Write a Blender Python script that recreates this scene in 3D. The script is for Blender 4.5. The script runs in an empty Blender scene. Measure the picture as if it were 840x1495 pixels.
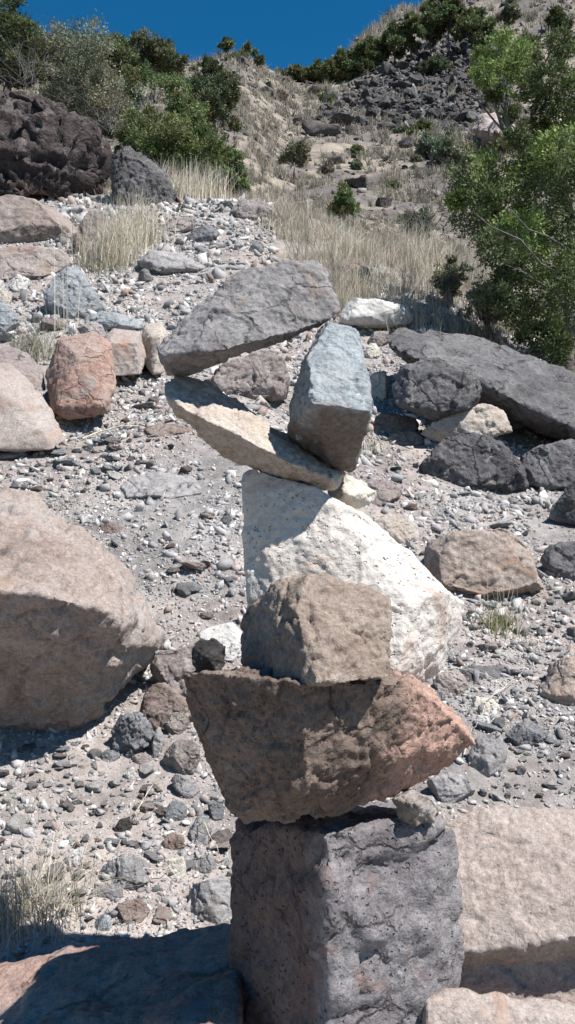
import bpy, bmesh, math, random
import numpy as np
from mathutils import Vector

rng = np.random.default_rng(7)
random.seed(7)
sc = bpy.context.scene
col = sc.collection
F, CX, CY = 1349.0, 420.0, 747.5

def V(px, py, d):
    """point of the place at depth d (metres north of the camera) seen at photo pixel px,py"""
    return np.array([(px - CX) / F * d, d, (CY - py) / F * d])

# ------------------------------------------------------------------ noise
_G = rng.normal(size=(256, 3)); _G /= np.linalg.norm(_G, axis=1)[:, None]
_R = rng.random((4096, 4))

def _h(i, j, k, seed):
    n = (i * 73856093) ^ (j * 19349663) ^ (k * 83492791) ^ (seed * 2654435761)
    n = (n ^ (n >> 13)) * 1274126177
    return (n ^ (n >> 16)) & 0x7fffffff

def perlin(P, seed=0):
    I = np.floor(P).astype(np.int64); f = P - I
    w = f * f * f * (f * (f * 6 - 15) + 10)
    out = np.zeros(len(P))
    for dx in (0, 1):
        for dy in (0, 1):
            for dz in (0, 1):
                g = _G[_h(I[:, 0] + dx, I[:, 1] + dy, I[:, 2] + dz, seed) & 255]
                o = f - np.array([dx, dy, dz])
                wt = (w[:, 0] if dx else 1 - w[:, 0]) * (w[:, 1] if dy else 1 - w[:, 1]) * (w[:, 2] if dz else 1 - w[:, 2])
                out += wt * (g * o).sum(1)
    return out * 1.5

def fbm(P, octv=4, seed=0, gain=0.5):
    a, s, o = 1.0, 1.0, np.zeros(len(P))
    for k in range(octv):
        o += a * perlin(P * s + 17.3 * k, seed + k); a *= gain; s *= 2.03
    return o

def worley(P, seed=0):
    I = np.floor(P).astype(np.int64)
    f1 = np.full(len(P), 9.0); f2 = np.full(len(P), 9.0)
    off = np.zeros_like(P); rid = np.zeros(len(P), dtype=np.int64)
    for dx in (-1, 0, 1):
        for dy in (-1, 0, 1):
            for dz in (-1, 0, 1):
                C = I + np.array([dx, dy, dz])
                h = _h(C[:, 0], C[:, 1], C[:, 2], seed) & 4095
                v = P - (C + _R[h, :3])
                dd = np.sqrt((v * v).sum(1))
                m = dd < f1
                f2 = np.where(m, f1, np.minimum(f2, dd))
                f1 = np.where(m, dd, f1)
                off[m] = v[m]; rid[m] = h[m]
    return f1, f2, off, rid

# ------------------------------------------------------------------ mesh helpers
def link(name, me, parent=None):
    o = bpy.data.objects.new(name, me); col.objects.link(o)
    if parent: o.parent = parent
    return o

def tag(o, label=None, cat=None, group=None, kind=None):
    for k, v in (('label', label), ('category', cat), ('group', group), ('kind', kind)):
        if v: o[k] = v
    return o

def raw_mesh(name, V_, Fc, mat, colors=None, smooth=False, vcol=None):
    V_ = np.asarray(V_, dtype=np.float32); Fc = np.asarray(Fc, dtype=np.int32)
    n, k = Fc.shape
    me = bpy.data.meshes.new(name)
    me.vertices.add(len(V_)); me.vertices.foreach_set('co', V_.ravel())
    me.loops.add(n * k); me.loops.foreach_set('vertex_index', Fc.ravel())
    me.polygons.add(n)
    me.polygons.foreach_set('loop_start', np.arange(0, n * k, k, dtype=np.int32))
    if smooth: me.polygons.foreach_set('use_smooth', np.ones(n, dtype=bool))
    me.update(calc_edges=True)
    if colors is not None:
        a = me.color_attributes.new('col', 'FLOAT_COLOR', 'CORNER')
        c = np.ones((n, k, 4), dtype=np.float32); c[:, :, :3] = np.asarray(colors)[:, None, :]
        a.data.foreach_set('color', c.ravel())
    if vcol is not None:
        a = me.color_attributes.new('col', 'FLOAT_COLOR', 'POINT')
        c = np.ones((len(V_), 4), dtype=np.float32); c[:, :3] = vcol
        a.data.foreach_set('color', c.ravel())
    me.materials.append(mat)
    return me

def tube(path, radii, sides=6):
    path = np.asarray(path, float); vs, fs = [], []
    n = len(path)
    for i in range(n):
        t = path[min(i + 1, n - 1)] - path[max(i - 1, 0)]
        t /= np.linalg.norm(t) + 1e-9
        a = np.cross(t, [0.31, 0.95, 0.1]); a /= np.linalg.norm(a) + 1e-9
        b = np.cross(t, a)
        for s in range(sides):
            an = 2 * math.pi * s / sides
            vs.append(path[i] + radii[i] * (a * math.cos(an) + b * math.sin(an)))
    for i in range(n - 1):
        for s in range(sides):
            q = (s + 1) % sides
            fs.append((i * sides + s, i * sides + q, (i + 1) * sides + q, (i + 1) * sides + s))
    return np.array(vs), np.array(fs)

def join(parts):
    vs, fs, o = [], [], 0
    for v, f in parts:
        vs.append(v); fs.append(f + o); o += len(v)
    return np.concatenate(vs), np.concatenate(fs)

# ------------------------------------------------------------------ materials
class NT:
    def __init__(s, name):
        s.m = bpy.data.materials.new(name); s.m.use_nodes = True
        s.t = s.m.node_tree; s.b = s.t.nodes['Principled BSDF']
        s.b.inputs['Roughness'].default_value = 0.92
        s.b.inputs['Specular IOR Level'].default_value = 0.18
    def n(s, typ, **kw):
        x = s.t.nodes.new(typ)
        for k, v in kw.items(): setattr(x, k, v)
        return x
    def l(s, a, b): s.t.links.new(a, b)
    def noise(s, vec, scale, detail=6, rough=0.6, dist=0.0):
        x = s.n('ShaderNodeTexNoise'); x.inputs['Scale'].default_value = scale
        x.inputs['Detail'].default_value = detail; x.inputs['Roughness'].default_value = rough
        x.inputs['Distortion'].default_value = dist
        s.l(vec, x.inputs['Vector']); return x.outputs['Fac']
    def vor(s, vec, scale, feature='F1'):
        x = s.n('ShaderNodeTexVoronoi', feature=feature); x.inputs['Scale'].default_value = scale
        s.l(vec, x.inputs['Vector']); return x.outputs['Distance']
    def ramp(s, fac, stops):
        x = s.n('ShaderNodeValToRGB'); e = x.color_ramp.elements
        while len(e) < len(stops): e.new(0.5)
        for q, (p, c) in zip(e, stops):
            q.position = p; q.color = (*c, 1) if not isinstance(c, (int, float)) else (c, c, c, 1)
        s.l(fac, x.inputs['Fac']); return x.outputs['Color']
    def math(s, op, a, b=None, c=None):
        x = s.n('ShaderNodeMath', operation=op)
        for i, v in enumerate((a, b, c)):
            if v is None: continue
            if isinstance(v, (int, float)): x.inputs[i].default_value = v
            else: s.l(v, x.inputs[i])
        return x.outputs[0]
    def mix(s, fac, a, b, mode='MIX'):
        x = s.n('ShaderNodeMix', data_type='RGBA', blend_type=mode)
        for v, sock in ((fac, x.inputs[0]), (a, x.inputs[6]), (b, x.inputs[7])):
            if isinstance(v, (int, float)): sock.default_value = v
            elif isinstance(v, tuple): sock.default_value = (*v, 1)
            else: s.l(v, sock)
        return x.outputs[2]
    def bump(s, height, strength, dist, prev=None):
        x = s.n('ShaderNodeBump'); x.inputs['Strength'].default_value = strength
        x.inputs['Distance'].default_value = dist
        s.l(height, x.inputs['Height'])
        if prev is not None: s.l(prev, x.inputs['Normal'])
        return x.outputs['Normal']

def objvec(k):
    tc = k.n('ShaderNodeTexCoord'); oi = k.n('ShaderNodeObjectInfo')
    x = k.n('ShaderNodeVectorMath', operation='MULTIPLY_ADD')
    x.inputs[1].default_value = (1, 1, 1)
    mm = k.math('MULTIPLY', oi.outputs['Random'], 37.0)
    k.l(tc.outputs['Object'], x.inputs[0]); k.l(mm, x.inputs[2])
    return x.outputs[0], oi.outputs['Random']

def rock_mat(name, c1, c2, c3=None, scale=9.0, pits=0.0, pit_scale=120.0, bump=1.0, unit=1.0,
             pale=None, pale_amt=0.0, speck=0.25, stain=None, stain_amt=0.0, grain=0.40, patch=None, dust=0.5, crack=1.0):
    """c1..c3 body colours, unit = size of the grain relative to a hand-sized stone"""
    k = NT(name); v, r = objvec(k)
    c3 = c3 or c2
    kk = .74 if c2[0] > .6 else .68
    c1, c2, c3 = [tuple(x * kk for x in q) for q in (c1, c2, c3)]
    pale = pale and tuple(x * .8 for x in pale); stain = stain and tuple(x * .75 for x in stain)
    f = k.noise(v, scale / unit, 9, 0.62, 0.6)
    base = k.ramp(f, [(0.32, c1), (0.5, c2), (0.68, c3)])
    g = k.noise(v, 90 / unit, 8, 0.7)
    base = k.mix(1.0, base, k.ramp(g, [(0.28, 1 - grain), (0.72, 1 + grain)]), 'MULTIPLY')
    base = k.mix(1.0, base, k.ramp(k.noise(v, 260 / unit, 4, 0.8), [(0.30, 1 - .75 * grain), (0.70, 1 + .75 * grain)]), 'MULTIPLY')
    wv = k.n('ShaderNodeVectorMath', operation='MULTIPLY_ADD'); nz0 = k.n('ShaderNodeTexNoise')
    nz0.inputs['Scale'].default_value = 30 / unit; nz0.inputs['Detail'].default_value = 6; k.l(v, nz0.inputs['Vector'])
    k.l(nz0.outputs['Color'], wv.inputs[0]); wv.inputs[1].default_value = (.035 * unit,) * 3; k.l(v, wv.inputs[2])
    crk = k.ramp(k.vor(wv.outputs[0], 9 / unit, 'DISTANCE_TO_EDGE'), [(0.0, 0.0), (0.035, 1.0)])
    crk = k.math('MAXIMUM', crk, k.ramp(k.noise(v, 7 / unit, 2), [(0.44, 0.0), (0.50, 1.0)]))
    base = k.mix(k.math('MULTIPLY', k.math('SUBTRACT', 1.0, crk), .45 * crack), base, tuple(0.4 * x for x in c1))
    dm = k.ramp(k.noise(v, 13 / unit, 10, 0.78, 0.8), [(0.53, 0.0), (0.62, dust)])
    base = k.mix(dm, base, tuple(.55 * x + .45 * y for x, y in zip(c3, (.40, .375, .355))))
    if stain:
        sm = k.ramp(k.noise(v, 5.5 / unit, 6, 0.65, 0.9), [(0.60 - 0.25 * stain_amt, 0.0), (0.68 - 0.2 * stain_amt, 1.0)])
        base = k.mix(sm, base, stain)
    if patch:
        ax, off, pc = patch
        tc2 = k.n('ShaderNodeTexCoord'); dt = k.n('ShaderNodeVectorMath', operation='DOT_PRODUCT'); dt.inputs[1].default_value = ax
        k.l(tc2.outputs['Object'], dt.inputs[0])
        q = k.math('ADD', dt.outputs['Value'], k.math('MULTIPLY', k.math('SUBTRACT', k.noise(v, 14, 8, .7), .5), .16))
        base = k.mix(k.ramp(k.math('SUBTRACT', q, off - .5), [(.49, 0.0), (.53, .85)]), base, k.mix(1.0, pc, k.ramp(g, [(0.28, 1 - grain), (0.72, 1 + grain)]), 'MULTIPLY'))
    if pale:
        pm = k.ramp(k.noise(v, 22 / unit, 10, 0.75, 0.3), [(0.66 - 0.25 * pale_amt, 0.0), (0.72 - 0.2 * pale_amt, 0.85)])
        base = k.mix(pm, base, pale)
    if speck:
        sp = k.ramp(k.vor(v, 170 / unit), [(0.10, 1.0), (0.22, 0.0)])
        sm = k.math('MULTIPLY', sp, k.ramp(k.noise(v, 30 / unit, 3), [(0.45, 0.0), (0.6, speck)]))
        base = k.mix(sm, base, tuple(0.35 * x for x in c1))
    k.l(base, k.b.inputs['Base Color'])
    n = k.bump(k.noise(v, 16 / unit, 7, 0.58, 0.5), 0.8 * bump, 0.014 * unit)
    vo = k.n('ShaderNodeTexVoronoi', feature='F1'); vo.inputs['Scale'].default_value = 42 / unit; k.l(wv.outputs[0], vo.inputs['Vector'])
    sep = k.n('ShaderNodeSeparateColor'); k.l(vo.outputs['Color'], sep.inputs[0])
    n = k.bump(sep.outputs[0], 0.35 * bump, 0.003 * unit, n)             # small broken steps
    n = k.bump(crk, 0.8 * bump * crack, 0.006 * unit, n)
    n = k.bump(k.noise(v, 110 / unit, 6, 0.62), 0.8 * bump, 0.0045 * unit, n)
    if pits:
        vv = k.n('ShaderNodeVectorMath', operation='ADD')
        nz = k.n('ShaderNodeTexNoise'); nz.inputs['Scale'].default_value = 60 / unit
        k.l(v, nz.inputs['Vector'])
        sc_ = k.n('ShaderNodeVectorMath', operation='SCALE'); sc_.inputs['Scale'].default_value = 0.012 * unit
        k.l(nz.outputs['Color'], sc_.inputs[0]); k.l(v, vv.inputs[0]); k.l(sc_.outputs[0], vv.inputs[1])
        pv = k.vor(vv.outputs[0], pit_scale / unit)
        mask = k.noise(v, 40 / unit, 3)
        pit = k.ramp(k.math('ADD', pv, k.math('MULTIPLY', k.math('SUBTRACT', 0.55, mask), 1.2)), [(0.10, 0.0), (0.26, 1.0)])
        n = k.bump(pit, pits, 0.007 * unit, n)
    k.l(n, k.b.inputs['Normal'])
    return k.m

M = {}
M['basalt_pitted'] = rock_mat('basalt_pitted', (.19, .168, .172), (.285, .262, .268), (.36, .34, .345), scale=7, pits=1.0, pit_scale=85, bump=1.0, stain=(.27, .175, .15), stain_amt=.16, speck=.7, dust=.3, patch=((-1, 0, 0), .04, (.125, .09, .08)))  # patch: reddish-brown weathered left face, darkened further with painted-in shade
M['brown_slab'] = rock_mat('brown_slab', (.17, .125, .10), (.225, .17, .14), (.27, .21, .175), scale=6, pits=.8, pit_scale=110, speck=.6, pale=(.40, .35, .31), pale_amt=-.02, dust=.3, patch=((1, .0, -.35), .10, (.38, .245, .195)))
M['tan_brown'] = rock_mat('tan_brown', (.27, .205, .165), (.35, .28, .23), (.42, .35, .295), scale=8, pits=.4, speck=.5, bump=.9, crack=.35)
M['pumice'] = rock_mat('pumice', (.62, .56, .50), (.72, .665, .605), (.79, .745, .69), scale=7, pits=.8, pit_scale=90, bump=.85, speck=.5, stain=(.58, .46, .385), stain_amt=.14, grain=.18, dust=.2, crack=.2)
M['tan_pale'] = rock_mat('tan_pale', (.44, .36, .30), (.55, .475, .41), (.62, .555, .49), scale=8, bump=.9, speck=.3, stain=(.44, .33, .255), stain_amt=.06, crack=.35)
M['bluegrey'] = rock_mat('bluegrey', (.25, .275, .29), (.34, .375, .395), (.44, .48, .50), scale=12, bump=1.0, speck=.5, pale=(.62, .65, .65), pale_amt=.14, crack=.4, patch=((0, 0, -1), .045, (.13, .10, .082)))  # patch: brown patina on the lower facet, its shade deepened in the colour
M['grey_andesite'] = rock_mat('grey_andesite', (.20, .19, .187), (.285, .272, .27), (.36, .347, .34), scale=6, bump=.9, speck=.5, stain=(.27, .22, .19), stain_amt=.04)
M['boulder_brown'] = rock_mat('boulder_brown', (.32, .25, .215), (.40, .33, .29), (.44, .385, .355), scale=3.0, bump=1.0, unit=1.5, pits=.35, speck=.4, stain=(.34, .24, .18), stain_amt=.12, crack=.35)
M['boulder_tan'] = rock_mat('boulder_tan', (.37, .30, .265), (.44, .37, .33), (.48, .425, .39), scale=3.5, bump=.8, unit=1.2, pits=.35, speck=.5, stain=(.43, .305, .24), stain_amt=.14, crack=.35)
M['red_rock'] = rock_mat('red_rock', (.36, .225, .18), (.44, .29, .235), (.45, .34, .295), scale=4, bump=.9, unit=1.6, stain=(.32, .29, .27), stain_amt=.02)
M['pink_rock'] = rock_mat('pink_rock', (.33, .265, .235), (.41, .34, .305), (.46, .41, .385), scale=2.5, bump=.8, unit=3.0, stain=(.33, .235, .195), stain_amt=.14)
M['orange_rock'] = rock_mat('orange_rock', (.33, .255, .21), (.41, .33, .28), (.45, .39, .345), scale=3, bump=.9, unit=2.0, stain=(.37, .25, .185), stain_amt=.2)
M['dark_basalt'] = rock_mat('dark_basalt', (.085, .08, .083), (.145, .14, .143), (.22, .215, .22), scale=3, bump=1.2, unit=2.4, pits=.7, pit_scale=60, pale=(.36, .35, .34), pale_amt=-.04)
M['scoria'] = rock_mat('scoria', (.048, .038, .038), (.080, .064, .062), (.125, .10, .096), scale=1.2, bump=1.4, unit=5.0, pits=1.0, pit_scale=60, stain=(.20, .14, .115), stain_amt=-.03, crack=.6)
M['dark_slab'] = rock_mat('dark_slab', (.105, .10, .102), (.165, .158, .162), (.225, .217, .218), scale=3, bump=1.1, unit=3.0, pits=.6)
M['grey_rock'] = rock_mat('grey_rock', (.25, .24, .237), (.34, .327, .323), (.43, .415, .41), scale=6, bump=1.0, unit=1.3, pale=(.64, .62, .60), pale_amt=.06)
M['grey_dark'] = rock_mat('grey_dark', (.14, .14, .147), (.22, .22, .228), (.32, .32, .33), scale=9, bump=1.1, unit=1.0, pits=.5, pale=(.48, .48, .48), pale_amt=.04)
M['grey_blue'] = rock_mat('grey_blue', (.27, .285, .30), (.36, .38, .395), (.45, .46, .47), scale=4, bump=.9, unit=2.0, pale=(.56, .56, .56), pale_amt=.04)
M['grey_slab'] = rock_mat('grey_slab', (.29, .275, .27), (.375, .355, .35), (.44, .42, .415), scale=3, bump=.7, unit=2.5)
M['white_rock'] = rock_mat('white_rock', (.50, .47, .44), (.66, .635, .60), (.76, .74, .715), scale=8, bump=1.0, unit=1.1, stain=(.40, .36, .33), stain_amt=.08, grain=.25)
M['cream_rock'] = rock_mat('cream_rock', (.52, .46, .38), (.63, .58, .50), (.68, .64, .58), scale=8, bump=.8, unit=1.1, grain=.25)
M['streaked'] = rock_mat('streaked', (.20, .17, .15), (.33, .29, .26), (.42, .38, .35), scale=9, bump=1.2, unit=1.2, pale=(.68, .65, .61), pale_amt=.22)
M['brown_small'] = rock_mat('brown_small', (.19, .145, .125), (.265, .205, .18), (.34, .275, .245), scale=9, bump=1.0, unit=1.2)
M['reddish_grey'] = rock_mat('reddish_grey', (.25, .205, .19), (.325, .275, .26), (.40, .36, .34), scale=4, bump=1.0, unit=2.0)
M['black_stone'] = rock_mat('black_stone', (.035, .033, .033), (.06, .056, .054), (.10, .092, .088), scale=14, bump=1.2, pits=.6)
M['talus'] = rock_mat('talus', (.06, .056, .056), (.12, .113, .112), (.21, .20, .197), scale=.9, bump=1.0, unit=12, speck=0)
M['hill_rock'] = rock_mat('hill_rock', (.10, .085, .08), (.165, .145, .135), (.23, .205, .19), scale=.9, bump=1.0, unit=8, speck=0)

def attr_mat(name, noise_scale=40, amp=0.35, trans=None, rough=0.9, bump=None, coarse=False):
    k = NT(name)
    at = k.n('ShaderNodeAttribute', attribute_name='col')
    c = at.outputs['Color']
    tc = k.n('ShaderNodeTexCoord')
    if amp:
        c = k.mix(1.0, c, k.ramp(k.noise(tc.outputs['Object'], noise_scale, 6, 0.7), [(0.25, 1 - amp), (0.75, 1 + amp)]), 'MULTIPLY')
    if coarse:
        c = k.mix(1.0, c, k.ramp(k.noise(tc.outputs['Object'], 1.6, 8, 0.75), [(0.3, .62), (0.7, 1.38)]), 'MULTIPLY')
    k.l(c, k.b.inputs['Base Color']); k.b.inputs['Roughness'].default_value = rough
    if bump:
        n = k.bump(k.noise(tc.outputs['Object'], bump[0], 9, 0.7), 0.9, bump[1]); k.l(n, k.b.inputs['Normal'])
    if trans:
        out = k.t.nodes['Material Output']
        tr = k.n('ShaderNodeBsdfTranslucent'); k.l(c, tr.inputs['Color'])
        mx = k.n('ShaderNodeMixShader'); mx.inputs[0].default_value = trans
        k.l(k.b.outputs[0], mx.inputs[1]); k.l(tr.outputs[0], mx.inputs[2]); k.l(mx.outputs[0], out.inputs['Surface'])
    return k.m
M['gravel'] = attr_mat('gravel', 120, 0.35, bump=(160, .004))
M['gravel_far'] = attr_mat('gravel_far', 4, 0.35, bump=(5, .12))
M['leaf'] = attr_mat('juniper_leaf', 3, 0.2, trans=0.22, rough=0.75)
M['straw'] = attr_mat('straw', 6, 0.2, trans=0.28, rough=0.8)
M['bark'] = rock_mat('bark', (.13, .105, .085), (.20, .17, .145), (.28, .25, .225), scale=6, unit=1.5, speck=0)
M['dead_wood'] = rock_mat('dead_wood', (.15, .14, .132), (.20, .19, .18), (.27, .255, .245), scale=6, unit=1.5, speck=0)
M['dark_twig'] = rock_mat('dark_twig', (.10, .09, .085), (.15, .14, .13), (.2, .19, .18), scale=6, unit=1.5, speck=0)

# ------------------------------------------------------------------ terrain
DEP = np.array([.5, .8, 1.4, 2.1, 2.6, 3.2, 4.2, 5.5, 7, 8.5, 10, 11, 12.5, 14, 18, 25, 35, 45, 52, 60, 75, 95, 140.])
COLS = np.array([-420, 0, 170, 340, 440, 600, 800, 1250.])
ZT = np.array([
 [-1.27, -1.15, -.92, -.64, -.43, -.14, .24, .78, 1.42, 2.1, 2.85, 3.4, 4.2, 5.0, 7.3, 11.4, 17.2, 22.0, 24.6, 27, 29, 31, 36],
 [-1.27, -1.15, -.92, -.64, -.43, -.16, .20, .72, 1.35, 2.0, 2.75, 3.3, 4.1, 4.9, 7.2, 11.2, 16.8, 21.6, 24.2, 26, 28, 30, 34],
 [-1.27, -1.15, -.92, -.65, -.44, -.16, .21, .74, 1.38, 2.05, 2.8, 3.35, 4.2, 4.9, 6.9, 10.7, 16.2, 21.6, 24.6, 27, 30, 33, 37],
 [-1.27, -1.15, -.93, -.66, -.45, -.17, .22, .75, 1.40, 2.10, 2.85, 3.35, 4.2, 4.72, 6.4, 9.9, 15.5, 21.4, 26.0, 29.2, 33, 36, 40],
 [-1.27, -1.15, -.94, -.70, -.52, -.26, .10, .60, 1.22, 1.90, 2.7, 3.25, 4.0, 4.4, 5.9, 8.9, 14, 19.6, 23.6, 28.0, 35, 44.5, 60],
 [-1.27, -1.15, -.95, -.74, -.56, -.34, 0, .50, 1.15, 1.9, 2.65, 3.05, 3.45, 3.9, 5.5, 8.8, 13.9, 19, 23.6, 29.5, 40, 51.6, 58],
 [-1.27, -1.15, -.95, -.75, -.58, -.38, -.08, .32, .85, 1.45, 1.9, 2.15, 2.7, 3.4, 5.3, 8.9, 14.1, 19.6, 24.6, 31, 45, 60, 80],
 [-1.27, -1.15, -.95, -.75, -.58, -.40, -.12, .24, .7, 1.2, 1.7, 2.0, 2.6, 3.4, 5.3, 9.0, 14.5, 20.2, 25.5, 32, 47, 63, 85]])

def far_of(d):
    return d * np.interp(d, [2.6, 3.2, 4.2, 5.5, 7, 8.5, 10, 11], [1.36, 1.32, 1.25, 1.18, 1.12, 1.06, 1.02, 1.0])
ZT = ZT * (far_of(DEP) / DEP)[None, :]; DEP = far_of(DEP)

def _sm(t): return t * t * (3 - 2 * t)

def ground_base(x, y):
    yy = np.maximum(y, 0.9)
    px = np.clip(CX + F * x / yy, COLS[0], COLS[-1] - 1e-6)
    dd = np.clip(y, DEP[0], DEP[-1])
    ci = np.clip(np.searchsorted(COLS, px, side='right') - 1, 0, len(COLS) - 2)
    t = _sm((px - COLS[ci]) / (COLS[ci + 1] - COLS[ci]))
    di = np.clip(np.searchsorted(DEP, dd, side='right') - 1, 0, len(DEP) - 2)
    s = (dd - DEP[di]) / (DEP[di + 1] - DEP[di])
    a = ZT[ci, di] * (1 - s) + ZT[ci, di + 1] * s
    b = ZT[ci + 1, di] * (1 - s) + ZT[ci + 1, di + 1] * s
    return a * (1 - t) + b * t

def ground(x, y):
    x = np.atleast_1d(np.asarray(x, float)); y = np.atleast_1d(np.asarray(y, float))
    z = ground_base(x, y)
    P = np.stack([x, y, 0 * x], 1)
    far = np.clip((y - 9) / 14, 0, 1)
    near = np.clip((12 - y) / 8, 0, 1)
    z = z + (.012 + .03 * np.clip(y / 6, 0, 1)) * near * fbm(P * 2.2, 4, 3) + .22 * far * fbm(P * .35, 4, 9) + .5 * np.clip((y - 30) / 30, 0, 1) * fbm(P * .12, 4, 12)
    return z

_DS = np.exp(np.linspace(math.log(1.0), math.log(130), 900))
def gdepth(px, py, dmin=1.0):
    D = _DS[_DS >= dmin]; x = (px - CX) / F * D
    c = (ground_base(x, D) - (CY - py) / F * D) >= -.06 * D ** .7
    j = max(int(np.argmax(c)) - 4, 0) if c.any() else len(D) - 2
    D = D[j:j + 160]; x = x[j:j + 160]
    hit = ground(x, D) >= (CY - py) / F * D
    return float(D[int(np.argmax(hit))]) if hit.any() else float(_DS[-1])
def gz(x, y): return float(ground(x, y)[0])

def build_ground():
    ys = np.concatenate([np.linspace(-5, .8, 18)[:-1], np.exp(np.linspace(math.log(.8), math.log(140), 560))])
    us = np.linspace(-1, 1, 460); us = np.sign(us) * (np.abs(us) * .42 + np.abs(us) ** 3 * .9)
    Y, U = np.meshgrid(ys, us, indexing='ij')
    X = U * np.sqrt(Y * Y + 9.0 * (Y < 0) + 9.0 * np.clip(1 - Y / 4, 0, 1) * (Y >= 0))
    x, y = X.ravel(), Y.ravel()
    z = ground(x, y)
    P = np.stack([x, y, z], 1)
    n1 = fbm(P * np.array([1, 1, 1]) * .9, 5, 21); n2 = fbm(P * .25, 5, 31); n3 = fbm(P * 4.0, 4, 41)
    px = CX + F * x / np.maximum(y, .9)
    gray = np.array([.285, .268, .256]); pink = np.array([.33, .285, .26]); dark = np.array([.15, .145, .143])
    w = np.clip(.5 + 1.1 * n1, 0, 1)[:, None]; c = gray * (1 - w) + pink * w
    w = np.clip(-.1 + .9 * n3, 0, .8)[:, None]; c = c * (1 - w) + dark * w
    sand = (np.clip((3.5 - y) / .8, 0, 1) * np.clip((-.1 - x) / .25, 0, 1))[:, None] * .8
    c = c * (1 - sand) + np.array([.43, .375, .345]) * sand
    straw = np.array([.27, .232, .185]); bare = np.array([.125, .112, .104])
    n4 = fbm(P * 1.3, 5, 51); ww = np.clip(.42 + 1.0 * n2 + .5 * n1 + .9 * n4 - .35 * np.clip((px - 640) / 80, 0, 1) * np.clip((y - 50) / 20, 0, 1), 0, 1)[:, None]; hc = bare * (1 - ww) + straw * ww
    pyv = CY - F * z / np.maximum(y, 1)
    tal = (np.clip((px - 470) / 60, 0, 1) * np.clip((720 - px) / 40, 0, 1) * np.clip((y - 38) / 4, 0, 1) * np.clip((205 - pyv) / 15, 0, 1) * np.clip((pyv - (140 - (px - 480) * .5)) / 25, 0, 1))[:, None]
    hc = hc * (1 - tal * .85) + np.array([.06, .056, .056]) * tal * .85
    crest = np.where(px < 390, 13.2, 9.6)
    hw = np.clip((y - crest) / 2.0 + .5 * n1, 0, 1)[:, None]
    c = c * (1 - hw) + hc * hw
    nx, ny = len(us), len(ys)
    i = np.arange(ny - 1)[:, None] * nx + np.arange(nx - 1)[None, :]
    i = i.ravel()
    fs = np.stack([i, i + 1, i + nx + 1, i + nx], 1)
    k = attr_mat('ground_soil', 14, .4, bump=(22, .03), coarse=True)
    o = link('hillside_ground', raw_mesh('hillside_ground', P, fs, k, smooth=True, vcol=np.clip(c, .02, .9)))
    tag(o, kind='structure')
build_ground()

# ------------------------------------------------------------------ rocks
OUTL = []       # outlines of the named rocks in the photo, to keep scattered stones off them
LAND = []       # landmarks for labels
def solid(hulls, voxel, smooth=1):
    bm = bmesh.new()
    for pts in hulls:
        b2 = bmesh.new()
        for p in pts: b2.verts.new(p)
        r = bmesh.ops.convex_hull(b2, input=b2.verts)
        bmesh.ops.delete(b2, geom=list({g for g in r['geom_interior'] + r['geom_unused'] if isinstance(g, bmesh.types.BMVert)}), context='VERTS')
        me = bpy.data.meshes.new('t'); b2.to_mesh(me); b2.free(); bm.from_mesh(me); bpy.data.meshes.remove(me)
    me = bpy.data.meshes.new('t'); bm.to_mesh(me); bm.free()
    o = bpy.data.objects.new('t', me); col.objects.link(o)
    md = o.modifiers.new('r', 'REMESH'); md.mode = 'VOXEL'; md.voxel_size = voxel
    if smooth:
        s = o.modifiers.new('s', 'SMOOTH'); s.iterations = smooth; s.factor = .5
    dg = bpy.context.evaluated_depsgraph_get()
    m2 = bpy.data.meshes.new_from_object(o.evaluated_get(dg))
    bpy.data.objects.remove(o); bpy.data.meshes.remove(me)
    n = len(m2.vertices); co = np.empty(n * 3, np.float32); m2.vertices.foreach_get('co', co)
    no = np.empty(n * 3, np.float32); m2.vertices.foreach_get('normal', no)
    return m2, co.reshape(-1, 3).astype(float), no.reshape(-1, 3).astype(float)

def finish(name, m2, co, mat, label, cat, group=None):
    c = co.mean(0)
    m2.vertices.foreach_set('co', (co - c).astype(np.float32).ravel())
    m2.polygons.foreach_set('use_smooth', np.ones(len(m2.polygons), dtype=bool))
    m2.materials.clear(); m2.materials.append(mat); m2.update()
    m2.name = name
    o = link(name, m2); o.location = c
    return tag(o, label, cat, group)

def displace(co, no, R, seed, low=.05, facet=.08, fine=.02, fscale=2.2, edge=0.0, pit=0.0, pit_scale=14):
    P = co / R + seed * 3.7
    d = low * fbm(P * 1.6, 3, seed)
    if facet:
        Q = P * fscale + .25 * np.stack([perlin(P * 4, seed + 5), perlin(P * 4, seed + 6), perlin(P * 4, seed + 7)], 1)
        f1, f2, off, rid = worley(Q, seed)
        g = _G[rid & 255]
        d += facet * ((off * g).sum(1) * .7 + (_R[rid, 3] - .5) * .35)
        d -= facet * .35 * np.clip(1 - (f2 - f1) / .10, 0, 1)
        Q = P * fscale * 3.4 + .3 * np.stack([perlin(P * 9, seed + 8), perlin(P * 9, seed + 9), perlin(P * 9, seed + 10)], 1)
        f1, f2, off, rid = worley(Q, seed + 31)
        g = _G[rid & 255]
        d += facet * .24 * ((off * g).sum(1) * .8 + (_R[rid, 3] - .5) * .4) - facet * .12 * np.clip(1 - (f2 - f1) / .12, 0, 1)
    d += fine * (fbm(P * 7, 4, seed + 20, .62) - .6 * np.abs(perlin(P * 16, seed + 25)))
    if pit:
        f1, f2, off, rid = worley(P * pit_scale, seed + 3)
        d -= pit * np.clip(1 - f1 / (.25 + .35 * _R[rid, 3]), 0, 1) * (_R[rid, 2] > .35)
    return co + no * (d * R)[:, None]

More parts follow.
